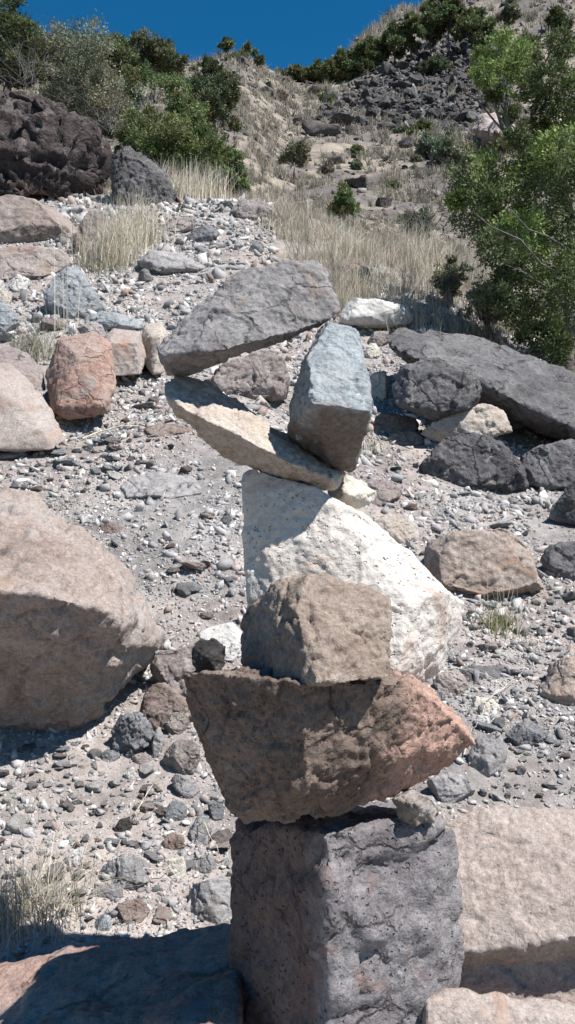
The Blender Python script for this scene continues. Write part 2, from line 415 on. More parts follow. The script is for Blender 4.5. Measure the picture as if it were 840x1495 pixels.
def hero(name, label, mat, hulls, res=95, seed=1, cat='stone', group=None, land=None, smooth=1, **kw):
    H = [[V(*p) for p in h] for h in hulls]
    allp = np.concatenate(H); ext = (allp.max(0) - allp.min(0)).max()
    m2, co, no = solid(H, ext / res, smooth)
    co = displace(co, no, ext / 2, seed, **kw)
    px = [p for h in hulls for p in h]
    OUTL.append((min(p[0] for p in px), min(p[1] for p in px), max(p[0] for p in px), max(p[1] for p in px), None))
    if land: LAND.append((land, np.mean([p[0] for p in px]), np.mean([p[1] for p in px]), (max(p[0] for p in px) - min(p[0] for p in px)) / 2, (max(p[1] for p in px) - min(p[1] for p in px)) / 2))
    return finish(name, m2, co, M[mat], label, cat, group)

CG = 'balanced stones of the cairn'
KW = dict(low=.03, facet=.045, fine=.016, fscale=3.0)
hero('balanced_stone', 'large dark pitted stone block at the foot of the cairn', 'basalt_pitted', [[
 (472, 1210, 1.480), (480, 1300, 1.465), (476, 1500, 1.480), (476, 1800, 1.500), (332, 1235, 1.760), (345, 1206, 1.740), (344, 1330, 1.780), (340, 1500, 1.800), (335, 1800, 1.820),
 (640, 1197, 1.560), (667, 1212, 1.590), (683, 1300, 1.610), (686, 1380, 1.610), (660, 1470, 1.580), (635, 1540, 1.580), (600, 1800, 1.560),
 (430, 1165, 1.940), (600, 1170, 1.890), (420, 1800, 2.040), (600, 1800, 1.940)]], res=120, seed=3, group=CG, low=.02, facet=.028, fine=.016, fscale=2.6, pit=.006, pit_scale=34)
hero('balanced_stone', 'wide brown wedge slab with reddish right end, on the dark pitted block', 'brown_slab', [[
 (267, 984, 1.50), (300, 981, 1.45), (440, 996, 1.37), (575, 998, 1.46), (600, 990, 1.49), (645, 1030, 1.53), (692, 1077, 1.59),
 (338, 1194, 1.48), (357, 1204, 1.48), (420, 1202, 1.47), (530, 1180, 1.52), (448, 1143, 1.395), (560, 1112, 1.47), (688, 1084, 1.585),
 (696, 1088, 1.61), (657, 1120, 1.63), (600, 1150, 1.61), (267, 1010, 1.53), (281, 1060, 1.55), (310, 1132, 1.56),
 (290, 979, 1.7), (560, 976, 1.8), (640, 1012, 1.75), (350, 1120, 1.78), (600, 1085, 1.8)]], res=120, seed=5, group=CG, low=.015, facet=.04, fine=.022, fscale=3.2, pit=.008, pit_scale=22)
hero('balanced_stone', 'small brown faceted stone wedged between the wide slab and the white stone', 'tan_brown', [[
 (352, 993, 1.575), (462, 999, 1.345), (571, 992, 1.405), (571, 873, 1.475), (552, 864, 1.485), (452, 838, 1.515), (400, 850, 1.555), (357, 890, 1.635), (351, 935, 1.635),
 (430, 893, 1.445), (468, 960, 1.370), (372, 950, 1.695), (560, 960, 1.615), (540, 855, 1.585), (420, 850, 1.635)]], res=100, seed=8, group=CG, low=.03, facet=.05, fine=.022)
hero('balanced_stone', 'big chalky white stone carrying the tilted tan slab', 'pumice', [[
 (355, 692, 1.74), (370, 684, 1.73), (470, 716, 1.725), (545, 758, 1.74), (600, 812, 1.76), (676, 880, 1.84), (672, 920, 1.84), (641, 985, 1.80), (600, 1004, 1.74),
 (520, 1012, 1.72), (364, 890, 1.71), (353, 770, 1.735), (372, 1000, 1.78), (400, 860, 1.685), (500, 860, 1.675), (600, 885, 1.67), (575, 990, 1.65), (652, 862, 1.74), (640, 950, 1.74),
 (400, 735, 2.0), (600, 870, 2.05), (640, 950, 2.0), (385, 950, 2.0)]], res=110, seed=11, group=CG, low=.02, facet=.024, fine=.015, fscale=2.0)
hero('balanced_stone', 'tilted tan oblong slab lying across the top of the white stone', 'tan_pale', [[
 (241, 556, 1.755), (256, 547, 1.795), (300, 553, 1.815), (342, 580, 1.825), (402, 628, 1.825), (460, 660, 1.825), (508, 690, 1.825),
 (240, 575, 1.725), (257, 607, 1.725), (300, 646, 1.735), (330, 671, 1.745), (380, 690, 1.745), (440, 713, 1.765), (470, 721, 1.775), (492, 716, 1.795),
 (270, 598, 1.680), (345, 634, 1.670), (420, 674, 1.685), (485, 699, 1.715), (320, 612, 1.905), (450, 684, 1.905)]], res=100, seed=14, group=CG, low=.02, facet=.045, fine=.02)
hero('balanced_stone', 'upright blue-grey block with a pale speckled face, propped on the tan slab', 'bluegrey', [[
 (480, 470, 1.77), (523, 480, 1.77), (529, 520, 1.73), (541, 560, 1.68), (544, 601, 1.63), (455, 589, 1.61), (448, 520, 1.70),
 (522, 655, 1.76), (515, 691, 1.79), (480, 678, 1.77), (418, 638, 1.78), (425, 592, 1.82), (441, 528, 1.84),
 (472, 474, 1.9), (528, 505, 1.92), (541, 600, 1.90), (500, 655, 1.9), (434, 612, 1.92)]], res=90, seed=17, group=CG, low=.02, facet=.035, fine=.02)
hero('balanced_stone', 'broad grey capstone leaning across the top of the cairn', 'grey_andesite', [[
 (330, 403, 1.800), (345, 395, 1.810), (400, 384, 1.820), (463, 377, 1.840), (480, 398, 1.850), (493, 430, 1.830), (498, 457, 1.810),
 (227, 506, 1.735), (240, 520, 1.700), (291, 514, 1.675), (334, 510, 1.675), (401, 491, 1.735), (468, 473, 1.780), (233, 530, 1.745), (245, 550, 1.795), (291, 543, 1.770), (334, 529, 1.780), (391, 506, 1.800), (470, 476, 1.810),
 (285, 464, 1.795), (252, 490, 1.745), (300, 490, 1.950), (450, 420, 1.980), (480, 452, 1.920), (270, 522, 1.860), (400, 472, 1.940)]], res=110, seed=19, group=CG, low=.02, facet=.04, fine=.018)
hero('pebble', 'little black pebble resting on the left end of the wide brown slab', 'black_stone', [[
 (281, 945, 1.52), (290, 934, 1.53), (315, 932, 1.53), (329, 945, 1.52), (329, 972, 1.52), (318, 983, 1.50), (290, 983, 1.50), (280, 970, 1.51), (303, 958, 1.485), (303, 940, 1.575), (290, 975, 1.57), (320, 975, 1.57)]], res=40, seed=23, cat='pebble', facet=.06)
hero('wedge_stone', 'small grey-white stone jammed under the right side of the wide slab', 'streaked', [[
 (570, 1165, 1.55), (600, 1152, 1.56), (632, 1160, 1.56), (641, 1185, 1.54), (636, 1200, 1.53), (600, 1207, 1.52), (580, 1200, 1.54), (610, 1175, 1.50), (590, 1175, 1.64), (625, 1180, 1.64)]], res=50, seed=27, facet=.08)
hero('wedge_stone', 'cream stone lying under the lower end of the tilted slab', 'cream_rock', [[
 (470, 700, 1.86), (500, 692, 1.86), (530, 703, 1.86), (551, 718, 1.86), (546, 733, 1.86), (520, 742, 1.84), (480, 738, 1.84), (510, 722, 1.80), (500, 720, 1.97), (540, 725, 1.95)]], res=50, seed=29)
hero('boulder', 'huge tan boulder filling the left edge beside the cairn', 'boulder_brown', [[
 (-220, 770, 3.670), (-60, 728, 3.880), (40, 722, 3.880), (125, 768, 3.740), (182, 830, 3.560), (218, 880, 3.470), (247, 926, 3.400), (240, 945, 3.330), (214, 968, 3.240), (185, 1003, 3.270), (150, 1048, 3.240), (100, 1074, 3.190), (30, 1072, 3.160), (-60, 1062, 3.190), (-220, 1040, 3.270),
 (-200, 850, 2.830), (-60, 855, 2.790), (70, 868, 2.760), (160, 893, 2.860), (196, 955, 3.050), (175, 985, 3.130), (108, 1048, 3.090), (190, 880, 3.130),
 (-150, 900, 4.350), (100, 900, 4.350), (200, 940, 4.080), (100, 1030, 3.810), (-150, 1030, 3.810)]], res=130, seed=31, cat='boulder', land='huge tan boulder', low=.03, facet=.045, fine=.024, fscale=2.8)
hero('boulder', 'smooth tan boulder with a rough ledge, right behind the dark pitted block', 'boulder_tan', [[
 (600, 1235, 1.78), (690, 1178, 1.82), (740, 1180, 1.82), (800, 1196, 1.82), (900, 1182, 1.84), (1000, 1190, 1.85), (640, 1395, 1.64), (760, 1388, 1.63), (840, 1368, 1.62), (1000, 1350, 1.62), (700, 1405, 1.70), (1000, 1380, 1.7), (640, 1405, 1.72),
 (700, 1190, 2.0), (1000, 1200, 2.0), (700, 1500, 2.0), (1000, 1500, 2.0)],
 [(600, 1380, 1.72), (700, 1385, 1.69), (840, 1370, 1.68), (1000, 1360, 1.68), (600, 1490, 1.67), (800, 1490, 1.65), (1000, 1480, 1.64), (600, 1600, 1.7), (1000, 1600, 1.7), (600, 1500, 2.0), (1000, 1500, 2.0)],
 [(690, 1188, 1.83), (730, 1172, 1.84), (770, 1188, 1.83), (776, 1210, 1.81), (750, 1235, 1.79), (710, 1230, 1.79), (730, 1195, 1.92)]],
 res=130, seed=33, cat='boulder', land='smooth tan boulder', low=.015, facet=.02, fine=.010, fscale=4)
hero('boulder', 'low tan boulder top in the bottom right corner, below the rough ledge', 'boulder_tan', [[
 (622, 1462, 1.56), (650, 1442, 1.58), (750, 1455, 1.6), (840, 1468, 1.6), (1000, 1480, 1.6), (615, 1560, 1.5), (1000, 1560, 1.5), (620, 1800, 1.5), (1000, 1800, 1.5), (640, 1470, 1.72), (1000, 1500, 1.72), (1000, 1800, 1.8), (620, 1800, 1.8)]], res=70, seed=35, cat='boulder', low=.02, facet=.03)
hero('boulder', 'low reddish boulder in the bottom left corner, half in the cairn shadow', 'red_rock', [[
 (-160, 1440, 1.98), (0, 1404, 1.96), (90, 1388, 1.95), (180, 1369, 1.95), (352, 1352, 1.95), (-160, 1570, 1.66), (60, 1540, 1.62), (250, 1500, 1.60), (352, 1490, 1.60), (-160, 1900, 1.6), (352, 1900, 1.55), (-160, 1540, 2.2), (352, 1450, 2.15), (-160, 1900, 2.2), (352, 1900, 2.2)]], res=110, seed=37, cat='boulder', land='low reddish boulder', low=.03, facet=.02, fine=.012)

def rock(name, label, mat, out, land=None, d=None, tk=.8, cat='rock', seed=None, extra=(), res=54, front=.78, cuts=13, rest=False, group=None, **kw):
    """a boulder from its outline in the photo, standing at its own distance on the slope with its own thickness"""
    rock.n += 1; seed = seed or 50 + rock.n * 3
    r = np.random.default_rng(seed)
    o = np.array(out, float); ctr = (o.min(0) + o.max(0)) / 2
    w, h = np.ptp(o[:, 0]), np.ptp(o[:, 1])
    if d is None:
        bx = o[np.argmax(o[:, 1]), 0]
        d = gdepth(float(np.clip(bx, -50, 900)), float(o[:, 1].max()) - .06 * h)
    elif d > 1.4:
        d = float(far_of(d)); bx = o[np.argmax(o[:, 1]), 0]
        if not rest: d = max(d, gdepth(float(np.clip(bx, -50, 900)), float(o[:, 1].max()) - .03 * h) - .12 * tk * (w * h) ** .5 * d / F)
    else: d = float(far_of(d))
    t = tk * (w * h) ** .5 * d / F
    pts = [V(*p, d + .45 * t) for p in o]; tw = r.uniform(-.3, .3)
    ao = np.concatenate([o, (o + np.roll(o, -1, 0)) / 2])
    for p in ao:
        q = ctr + (p - ctr) * (front + r.uniform(-.08, .10)); yn = (q[1] - o[:, 1].min()) / max(h, 1)
        pts.append(V(*q, d + (max(0, .42 * (1 - yn) - .05) + tw * (q[0] - ctr[0]) / w + r.uniform(0, .05)) * t))
    for p in o:
        q = ctr + (p - ctr) * r.uniform(.65, .85); pts.append(V(q[0], q[1] + .1 * h, d + r.uniform(.85, 1.05) * t))
    for (x, y, k) in extra: pts.append(V(x, y, d + k * t))
    pts.append(V(ctr[0], o[:, 1].max() + .12 * h, d + .7 * t))
    P = np.array(pts); ext = (P.max(0) - P.min(0)).max()
    m2, co, no = solid([P], ext / res)
    k = dict(low=.025, facet=.075, fine=.018, fscale=2.6); k.update(kw)
    c0 = co.mean(0); e0 = np.abs(co - c0).max(0)                  # broken planes on the side one sees
    for _ in range(cuts):
        a = r.normal(size=3) * np.array([.8, .7, .8]) + np.array([0, -.55, .25]); a /= np.linalg.norm(a)
        q = (co - c0) / e0 @ a; lim = q.max() * r.uniform(.74, .95); m_ = q > lim
        co[m_] -= (a * e0) * ((q[m_] - lim) * .9)[:, None] / 1.0
    co = displace(co, no, ext / 2, seed, **k)
    OUTL.append((o[:, 0].min(), o[:, 1].min(), o[:, 0].max(), o[:, 1].max(), out))
    if land: LAND.append((land, ctr[0], ctr[1], w / 2, h / 2))
    return finish(name, m2, co, M[mat], label, cat, group)
rock.n = 0

R = rock
# --- left bank
R('boulder', 'giant purplish-black scoria boulder at the upper left, under the junipers', 'scoria', [(-160, 150), (-60, 110), (0, 108), (35, 98), (85, 118), (130, 165), (158, 215), (165, 270), (150, 300), (60, 305), (-60, 300), (-160, 300)], 'giant scoria boulder', d=11.6, tk=.7, cat='boulder', res=80, low=.04, facet=.13, fine=.04, fscale=2.2)
R('boulder', 'smaller black boulder tucked right of the giant scoria boulder', 'dark_basalt', [(160, 215), (180, 205), (215, 225), (245, 255), (266, 285), (262, 302), (200, 305), (165, 300)], 'smaller black boulder', d=12.0, cat='boulder', facet=.09, fine=.04)
R('boulder', 'smooth pinkish boulder below the giant scoria boulder', 'pink_rock', [(-60, 290), (0, 280), (40, 276), (80, 292), (112, 320), (120, 342), (95, 358), (40, 352), (0, 356), (-60, 355)], 'smooth pinkish boulder', d=9.6, cat='boulder', res=60, facet=.03)
R('boulder', 'low pink boulder in front of the smooth pinkish boulder', 'pink_rock', [(-50, 370), (0, 358), (50, 350), (95, 365), (110, 385), (80, 408), (20, 408), (-50, 420)], None, d=8.9, cat='boulder', facet=.03)
R('rock', 'dark brown knob of rock at the pinkish boulder right foot', 'brown_small', [(104, 345), (118, 335), (124, 350), (122, 372), (106, 376)], None, d=9.5)
R('boulder', 'grey-brown pointed boulder behind the dry grass beside the pinkish boulder', 'reddish_grey', [(115, 330), (130, 300), (148, 298), (165, 330), (170, 360), (140, 372), (115, 365)], None, d=10.4, cat='boulder')
R('rock', 'flat grey slab lying near the top of the gravel wash', 'grey_slab', [(195, 375), (215, 362), (262, 368), (302, 392), (290, 406), (240, 402), (205, 390)], 'flat grey slab', tk=1.3)
R('rock', 'bluish grey flat rock beside the grass tuft on the left bank', 'grey_blue', [(62, 425), (90, 388), (115, 392), (140, 430), (160, 455), (130, 475), (95, 470), (65, 460)], 'bluish flat rock', tk=1.0, facet=.08)
R('rock', 'long bluish grey ledge rock above the tan block', 'grey_blue', [(120, 462), (160, 452), (205, 465), (228, 482), (180, 488), (130, 484)], None, d=6.6, tk=1.0)
R('rock', 'small cream-white rock at the far left below the pink boulders', 'white_rock', [(10, 412), (22, 398), (46, 408), (48, 422), (25, 428), (12, 424)], None)
R('rock', 'pale tan rock at the left edge next to the cream-white rock', 'cream_rock', [(-15, 425), (8, 416), (20, 428), (14, 448), (-15, 448)], None)
R('rock', 'grey rounded rock at the left edge under the tuft', 'grey_blue', [(-25, 450), (5, 438), (25, 452), (32, 475), (15, 490), (-25, 490)], 'grey edge rock')
R('rock', 'brown rock streaked with white on the left bank', 'streaked', [(14, 500), (30, 487), (60, 490), (68, 505), (60, 521), (25, 521)], 'white-streaked rock')
def block(label, mat, pts, land, seed, res=70, **kw):
    pts = [(x, y, float(far_of(d))) for x, y, d in pts]
    k = dict(low=.012, facet=.03, fine=.014, fscale=2.2); k.update(kw)
    return hero('boulder', label, mat, [pts], res=res, seed=seed, cat='boulder', land=land, **k)
block('red cracked boulder on the left bank', 'red_rock', [(86, 494, 5.0), (138, 483, 5.0), (163, 500, 4.95), (171, 560, 4.8), (158, 603, 4.74), (98, 614, 4.72), (74, 600, 4.8), (66, 545, 5.0), (112, 520, 4.78), (150, 515, 4.82), (84, 592, 4.68), (150, 594, 4.66), (100, 500, 5.4), (160, 530, 5.4), (80, 590, 5.3), (150, 600, 5.3)], 'red cracked boulder', 141)
block('square tan block wedged beside the red cracked boulder', 'boulder_tan', [(152, 492, 5.7), (166, 478, 5.75), (206, 482, 5.75), (214, 520, 5.6), (206, 547, 5.45), (164, 550, 5.45), (160, 500, 5.5), (200, 500, 5.5), (160, 500, 6.1), (205, 500, 6.1), (160, 540, 6.0), (205, 540, 6.0)], 'square tan block', 145)
block('pale tan block with a dark notch, left of the capstone tip', 'tan_pale', [(206, 492, 5.9), (212, 474, 6.0), (236, 470, 6.0), (246, 490, 5.9), (240, 545, 5.6), (224, 548, 5.55), (207, 528, 5.7), (220, 492, 5.65), (236, 490, 5.6), (216, 482, 6.4), (242, 490, 6.4), (222, 530, 6.2), (240, 530, 6.2)], None, 147)
block('tan-grey flat-faced slab at the left edge above the large pale slab', 'reddish_grey', [(-60, 512, 5.1), (0, 505, 5.15), (40, 515, 5.2), (62, 540, 5.1), (66, 572, 4.95), (30, 560, 4.85), (-60, 560, 4.9), (0, 500, 5.5), (60, 545, 5.5), (-60, 520, 5.5)], None, 149)
R('rock', 'small grey-pink rock perched above the red cracked boulder', 'reddish_grey', [(112, 480), (130, 468), (152, 472), (158, 492), (130, 500)], None, d=5.9)
block('large pale tan slab at the left edge under the dry stalks', 'boulder_tan', [(-160, 520, 4.9), (-20, 522, 4.9), (20, 530, 4.85), (60, 572, 4.65), (102, 640, 4.4), (82, 660, 4.3), (-160, 662, 4.2), (-10, 560, 4.5), (40, 600, 4.4), (70, 640, 4.3), (-160, 580, 4.4), (40, 590, 5.1), (-160, 560, 5.2), (-100, 640, 5.0), (60, 640, 4.8)], 'large pale slab', 143)
R('rock', 'dark red-brown rock behind the gap between capstone and tan slab', 'reddish_grey', [(300, 545), (330, 520), (385, 500), (415, 505), (425, 550), (420, 585), (360, 590), (310, 575)], 'dark red-brown rock', tk=.9, facet=.1)
R('rock', 'thin flat brown slab lying in the gravel left of the tilted slab', 'brown_small', [(208, 628), (225, 617), (270, 616), (290, 628), (285, 640), (215, 640)], 'thin flat brown slab', tk=1.2)
R('rock', 'broad flush grey rock in the gravel left of the white stone', 'grey_slab', [(170, 700), (230, 688), (300, 695), (320, 722), (290, 738), (200, 740), (172, 725)], 'flush grey rock', tk=1.5, facet=.04)
R('rock', 'small dark brown stone by the top of the huge tan boulder', 'brown_small', [(140, 770), (150, 762), (175, 764), (184, 773), (172, 782), (145, 782)], None)
R('rock', 'brown-grey boulder wedged between huge tan boulder and cairn', 'reddish_grey', [(212, 975), (235, 945), (265, 930), (300, 935), (330, 960), (330, 1010), (280, 1035), (240, 1015)], 'wedged brown-grey boulder', d=2.15, tk=.6)
R('rock', 'bright white rock behind the little black pebble', 'white_rock', [(290, 925), (310, 908), (345, 904), (362, 920), (362, 960), (330, 968), (295, 962)], 'bright white rock', d=2.25, facet=.05)
R('rock', 'dark brown leaning slab in the shadow beneath the brown-grey boulder', 'brown_small', [(188, 1035), (215, 995), (240, 990), (290, 1030), (280, 1070), (230, 1075)], None, d=2.22, tk=.6)
# --- foot of the cairn, left
R('rock', 'jagged blue-grey rock in front of the huge tan boulder', 'grey_dark', [(160, 1060), (178, 1040), (205, 1035), (225, 1050), (222, 1085), (190, 1113), (178, 1108), (165, 1085)], 'jagged blue-grey rock', d=1.98, facet=.14, fine=.04)
R('rock', 'small rounded grey rock left below the jagged blue-grey rock', 'grey_dark', [(147, 1098), (158, 1090), (176, 1100), (175, 1115), (158, 1120), (148, 1112)], None)
R('rock', 'brownish small rock just right below the jagged blue-grey rock', 'reddish_grey', [(192, 1105), (212, 1094), (222, 1105), (220, 1120), (200, 1122)], None)
R('rock', 'pale crusted round rock at the left foot of the slab', 'streaked', [(240, 1055), (252, 1040), (275, 1038), (280, 1058), (262, 1075), (244, 1070)], None, d=1.9)
R('rock', 'tall pale crusted rock under the wide slab left corner', 'streaked', [(235, 1105), (245, 1085), (280, 1070), (292, 1095), (295, 1130), (265, 1140), (240, 1125)], 'tall crusted rock', d=1.82)
R('rock', 'narrow grey stone standing between jagged and crusted rocks', 'grey_rock', [(218, 1085), (232, 1055), (240, 1075), (238, 1108), (222, 1112)], None, d=1.95)
R('rock', 'flat grey stone leaning below the tall crusted rock', 'grey_rock', [(246, 1135), (260, 1128), (290, 1140), (295, 1165), (275, 1173), (258, 1155)], None, d=1.78)
R('rock', 'grey-green lumpy stone left of the pitted block', 'grey_dark', [(238, 1175), (255, 1166), (275, 1172), (276, 1195), (252, 1208), (240, 1198)], 'grey-green lumpy stone')
R('rock', 'upright pale grey stone beside the upper left of the pitted block', 'grey_rock', [(275, 1210), (285, 1188), (305, 1190), (310, 1215), (298, 1235), (276, 1238)], None)
R('rock', 'olive-brown flat stone above the cream square stone', 'brown_small', [(228, 1240), (250, 1212), (272, 1218), (274, 1240), (250, 1248)], None)
R('rock', 'small dark pitted stone alone on the pink sand', 'black_stone', [(165, 1210), (176, 1194), (190, 1192), (195, 1210), (186, 1224), (170, 1222)], 'lone dark stone')
R('rock', 'cream square stone near the foot of the cairn', 'cream_rock', [(227, 1275), (234, 1250), (268, 1246), (273, 1270), (268, 1294), (230, 1293)], 'cream square stone', facet=.04)
R('rock', 'wide grey stone left of the cream square stone', 'grey_rock', [(130, 1290), (155, 1258), (195, 1245), (225, 1262), (222, 1290), (180, 1310), (140, 1308)], 'wide grey stone', tk=1.0)
R('rock', 'grey stone half buried under the wide grey stone', 'grey_rock', [(127, 1310), (140, 1292), (175, 1288), (182, 1310), (165, 1326), (130, 1322)], None)
R('rock', 'brown-red stone near the bottom left boulder shadow', 'brown_small', [(165, 1330), (180, 1310), (205, 1310), (222, 1325), (205, 1352), (182, 1360), (168, 1348)], 'brown-red stone', facet=.09)
R('rock', 'broad whitish-grey stone beside the left side of the pitted block', 'grey_rock', [(266, 1330), (275, 1285), (320, 1272), (345, 1285), (350, 1345), (300, 1362), (270, 1360)], 'broad whitish stone', tk=.8)
R('rock', 'pale triangular stone above the broad whitish-grey stone', 'grey_rock', [(274, 1275), (290, 1248), (312, 1245), (318, 1268), (290, 1285)], None)
R('rock', 'white stone on the sand right of the dry grass tuft', 'white_rock', [(92, 1250), (100, 1236), (122, 1236), (125, 1258), (112, 1277), (98, 1265)], None)
R('rock', 'small white stone near the edge of the pink sand', 'white_rock', [(180, 1130), (195, 1118), (206, 1125), (204, 1140), (185, 1143)], None)
R('rock', 'small bluish stone between brown-red stone and tuft', 'grey_blue', [(135, 1348), (145, 1332), (162, 1335), (165, 1358), (145, 1368)], None)
R('rock', 'dark small stone just left of the pitted block top', 'grey_dark', [(300, 1175), (310, 1165), (328, 1178), (330, 1200), (308, 1200)], None, d=1.85)
# --- right bank
R('boulder', 'long flat white boulder behind the capstone right end', 'white_rock', [(492, 450), (500, 433), (540, 432), (590, 443), (612, 457), (608, 472), (550, 475), (498, 472)], 'long white boulder', d=7.4, tk=.6, rest=True, cat='boulder', facet=.03, res=56)
block('great dark slab leaning down to the right edge', 'dark_slab', [(565, 505, 5.6), (690, 548, 5.4), (790, 608, 5.3), (880, 648, 5.2), (960, 670, 5.2), (556, 488, 6.1), (575, 476, 6.3), (640, 484, 6.3), (705, 490, 6.3), (770, 522, 6.2), (860, 560, 6.1), (1000, 600, 6.1), (600, 545, 6.0), (700, 605, 5.95), (770, 636, 5.85), (900, 672, 5.7), (1000, 690, 5.7), (640, 500, 6.8), (900, 600, 6.7), (1000, 680, 6.6)], 'great dark slab', 151, res=90, facet=.04, fine=.02)
R('boulder', 'round dark grey boulder in front of the great dark slab', 'dark_slab', [(567, 560), (578, 525), (615, 515), (660, 520), (695, 540), (705, 570), (690, 600), (650, 610), (600, 605), (575, 590)], 'round grey boulder', d=5.0, tk=.7, rest=True, cat='boulder', res=60)
R('boulder', 'pale tan boulder with white end beneath the round grey boulder', 'tan_pale', [(612, 632), (640, 610), (700, 600), (725, 580), (742, 595), (748, 630), (700, 645), (630, 645)], 'pale tan boulder', d=5.05, tk=.6, rest=True, cat='boulder')
R('rock', 'white upright rock left of the round grey boulder', 'cream_rock', [(538, 560), (545, 537), (565, 538), (572, 565), (560, 590), (540, 588)], 'white upright rock', d=5.2)
R('rock', 'brown rock low in the shade beneath the round grey boulder', 'brown_small', [(560, 645), (575, 628), (610, 628), (622, 645), (600, 656), (565, 656)], None, d=5.0)
R('rock', 'dark brown rock in the shade left of the pale tan boulder', 'brown_small', [(540, 635), (550, 600), (590, 600), (615, 615), (610, 635), (560, 645)], None, d=5.3)
R('rock', 'small reddish rock above the white upright rock', 'reddish_grey', [(535, 500), (545, 482), (568, 480), (572, 495), (555, 510)], None, d=5.9)
R('rock', 'small tan rock at the great slab top left end', 'cream_rock', [(530, 515), (540, 500), (556, 505), (555, 520), (538, 527)], None, d=5.6)
R('boulder', 'lumpy black basalt boulder under the great dark slab', 'dark_basalt', [(605, 670), (620, 640), (680, 625), (740, 640), (768, 670), (770, 715), (720, 728), (640, 725), (612, 705)], 'lumpy black boulder', d=4.45, tk=.6, cat='boulder', res=60, facet=.09, fine=.03)
R('boulder', 'dark boulder with a vertical crack against the lumpy black boulder', 'dark_basalt', [(752, 680), (760, 640), (800, 632), (845, 640), (880, 680), (860, 720), (800, 722), (765, 712)], 'cracked dark boulder', d=4.5, tk=.6, cat='boulder')
R('boulder', 'dark boulder cut by the right edge below the cracked dark boulder', 'dark_basalt', [(800, 755), (815, 720), (830, 695), (870, 690), (900, 740), (880, 775), (820, 770)], 'edge dark boulder', d=4.0, tk=.6, cat='boulder')
R('boulder', 'purplish dark boulder at the right edge beside the orange boulder', 'dark_slab', [(788, 825), (800, 790), (840, 780), (900, 790), (920, 840), (860, 856), (810, 846)], 'purplish boulder', d=3.45, tk=.6, cat='boulder')
R('boulder', 'rounded orange-tan boulder right of the white stone', 'orange_rock', [(605, 830), (615, 780), (680, 770), (740, 766), (785, 795), (805, 835), (800, 862), (740, 872), (660, 874), (615, 865)], 'orange-tan boulder', d=3.25, tk=.6, cat='boulder', res=64, facet=.05)
R('rock', 'pale pitted oblong rock on the gravel right behind the white stone', 'tan_pale', [(532, 770), (540, 748), (575, 745), (610, 762), (616, 785), (605, 802), (570, 797), (545, 790)], 'pale oblong rock')
R('rock', 'reddish-grey angular rock right of the tilted slab lower end', 'reddish_grey', [(518, 720), (530, 695), (560, 690), (592, 712), (590, 732), (555, 744), (525, 740)], 'reddish angular rock', d=2.9)
R('rock', 'small pinkish stone under the right foot of the white stone', 'pink_rock', [(630, 1000), (645, 975), (670, 976), (685, 1000), (678, 1018), (645, 1020)], None, d=2.15)
R('rock', 'flat cream pebble stone right of the small pinkish stone', 'cream_rock', [(680, 1032), (692, 1016), (722, 1020), (735, 1038), (725, 1048), (690, 1044)], None)
R('rock', 'little white stone below the flat cream stone', 'white_rock', [(688, 1055), (696, 1043), (714, 1046), (716, 1060), (700, 1064)], None)
R('rock', 'dark small stone between the wide slab and pinkish stone', 'grey_dark', [(618, 1020), (628, 1005), (650, 1010), (652, 1025), (635, 1032)], None, d=2.1)
R('rock', 'purplish flush rock right of the white stone foot', 'dark_slab', [(655, 985), (690, 970), (735, 972), (752, 995), (735, 1012), (690, 1012)], 'purplish flush rock', tk=1.2)
R('rock', 'grey stone on the gravel above the smooth tan boulder', 'grey_dark', [(738, 1072), (755, 1052), (785, 1052), (800, 1075), (790, 1098), (760, 1096)], 'grey gravel stone')
R('boulder', 'flush reddish rock at the right edge above the smooth tan boulder', 'orange_rock', [(780, 1010), (800, 960), (840, 945), (900, 950), (920, 1030), (850, 1048), (790, 1040)], 'flush reddish rock', tk=.9, cat='boulder')
R('rock', 'flat grey rock beside the reddish end of the wide slab', 'grey_slab', [(680, 1110), (690, 1075), (730, 1065), (742, 1095), (735, 1130), (700, 1145)], 'flat grey rock', tk=1.0)
R('rock', 'pale grey rock under the right tip of the wide slab', 'grey_slab', [(620, 1140), (650, 1125), (690, 1135), (700, 1165), (660, 1180), (630, 1170)], None, d=1.9)
R('boulder', 'chalk-white lower rock beneath the right foot of the white stone', 'pumice', [(570, 1000), (600, 985), (625, 990), (640, 1020), (620, 1040), (580, 1030)], None, d=1.36, tk=.7, cat='rock')
R('boulder', 'brownish mound boulder in the ridge grass above the white boulder', 'brown_small', [(478, 415), (485, 380), (510, 372), (540, 385), (548, 410), (520, 425)], None, d=8.6, cat='boulder')
R('boulder', 'tan flat-topped boulder in the ridge grass', 'grey_slab', [(520, 395), (530, 385), (560, 388), (572, 400), (550, 408), (525, 406)], None, d=8.8, cat='boulder')
# --- head of the wash
R('rock', 'dark grey rock at the head of the gravel wash', 'grey_dark', [(270, 350), (280, 335), (310, 325), (322, 338), (315, 352), (285, 358)], 'dark wash-head rock')
R('rock', 'brown rock left at the head of the gravel wash', 'reddish_grey', [(225, 335), (245, 318), (285, 312), (292, 330), (265, 340), (235, 345)], None)
R('rock', 'rounded grey rock near the wash rim by the ridge grass', 'grey_dark', [(362, 372), (368, 352), (380, 350), (386, 366), (378, 376)], None)
R('rock', 'low brown hump of rock on the rim of the wash', 'reddish_grey', [(330, 305), (345, 290), (385, 288), (404, 305), (400, 322), (350, 325)], 'rim hump rock')

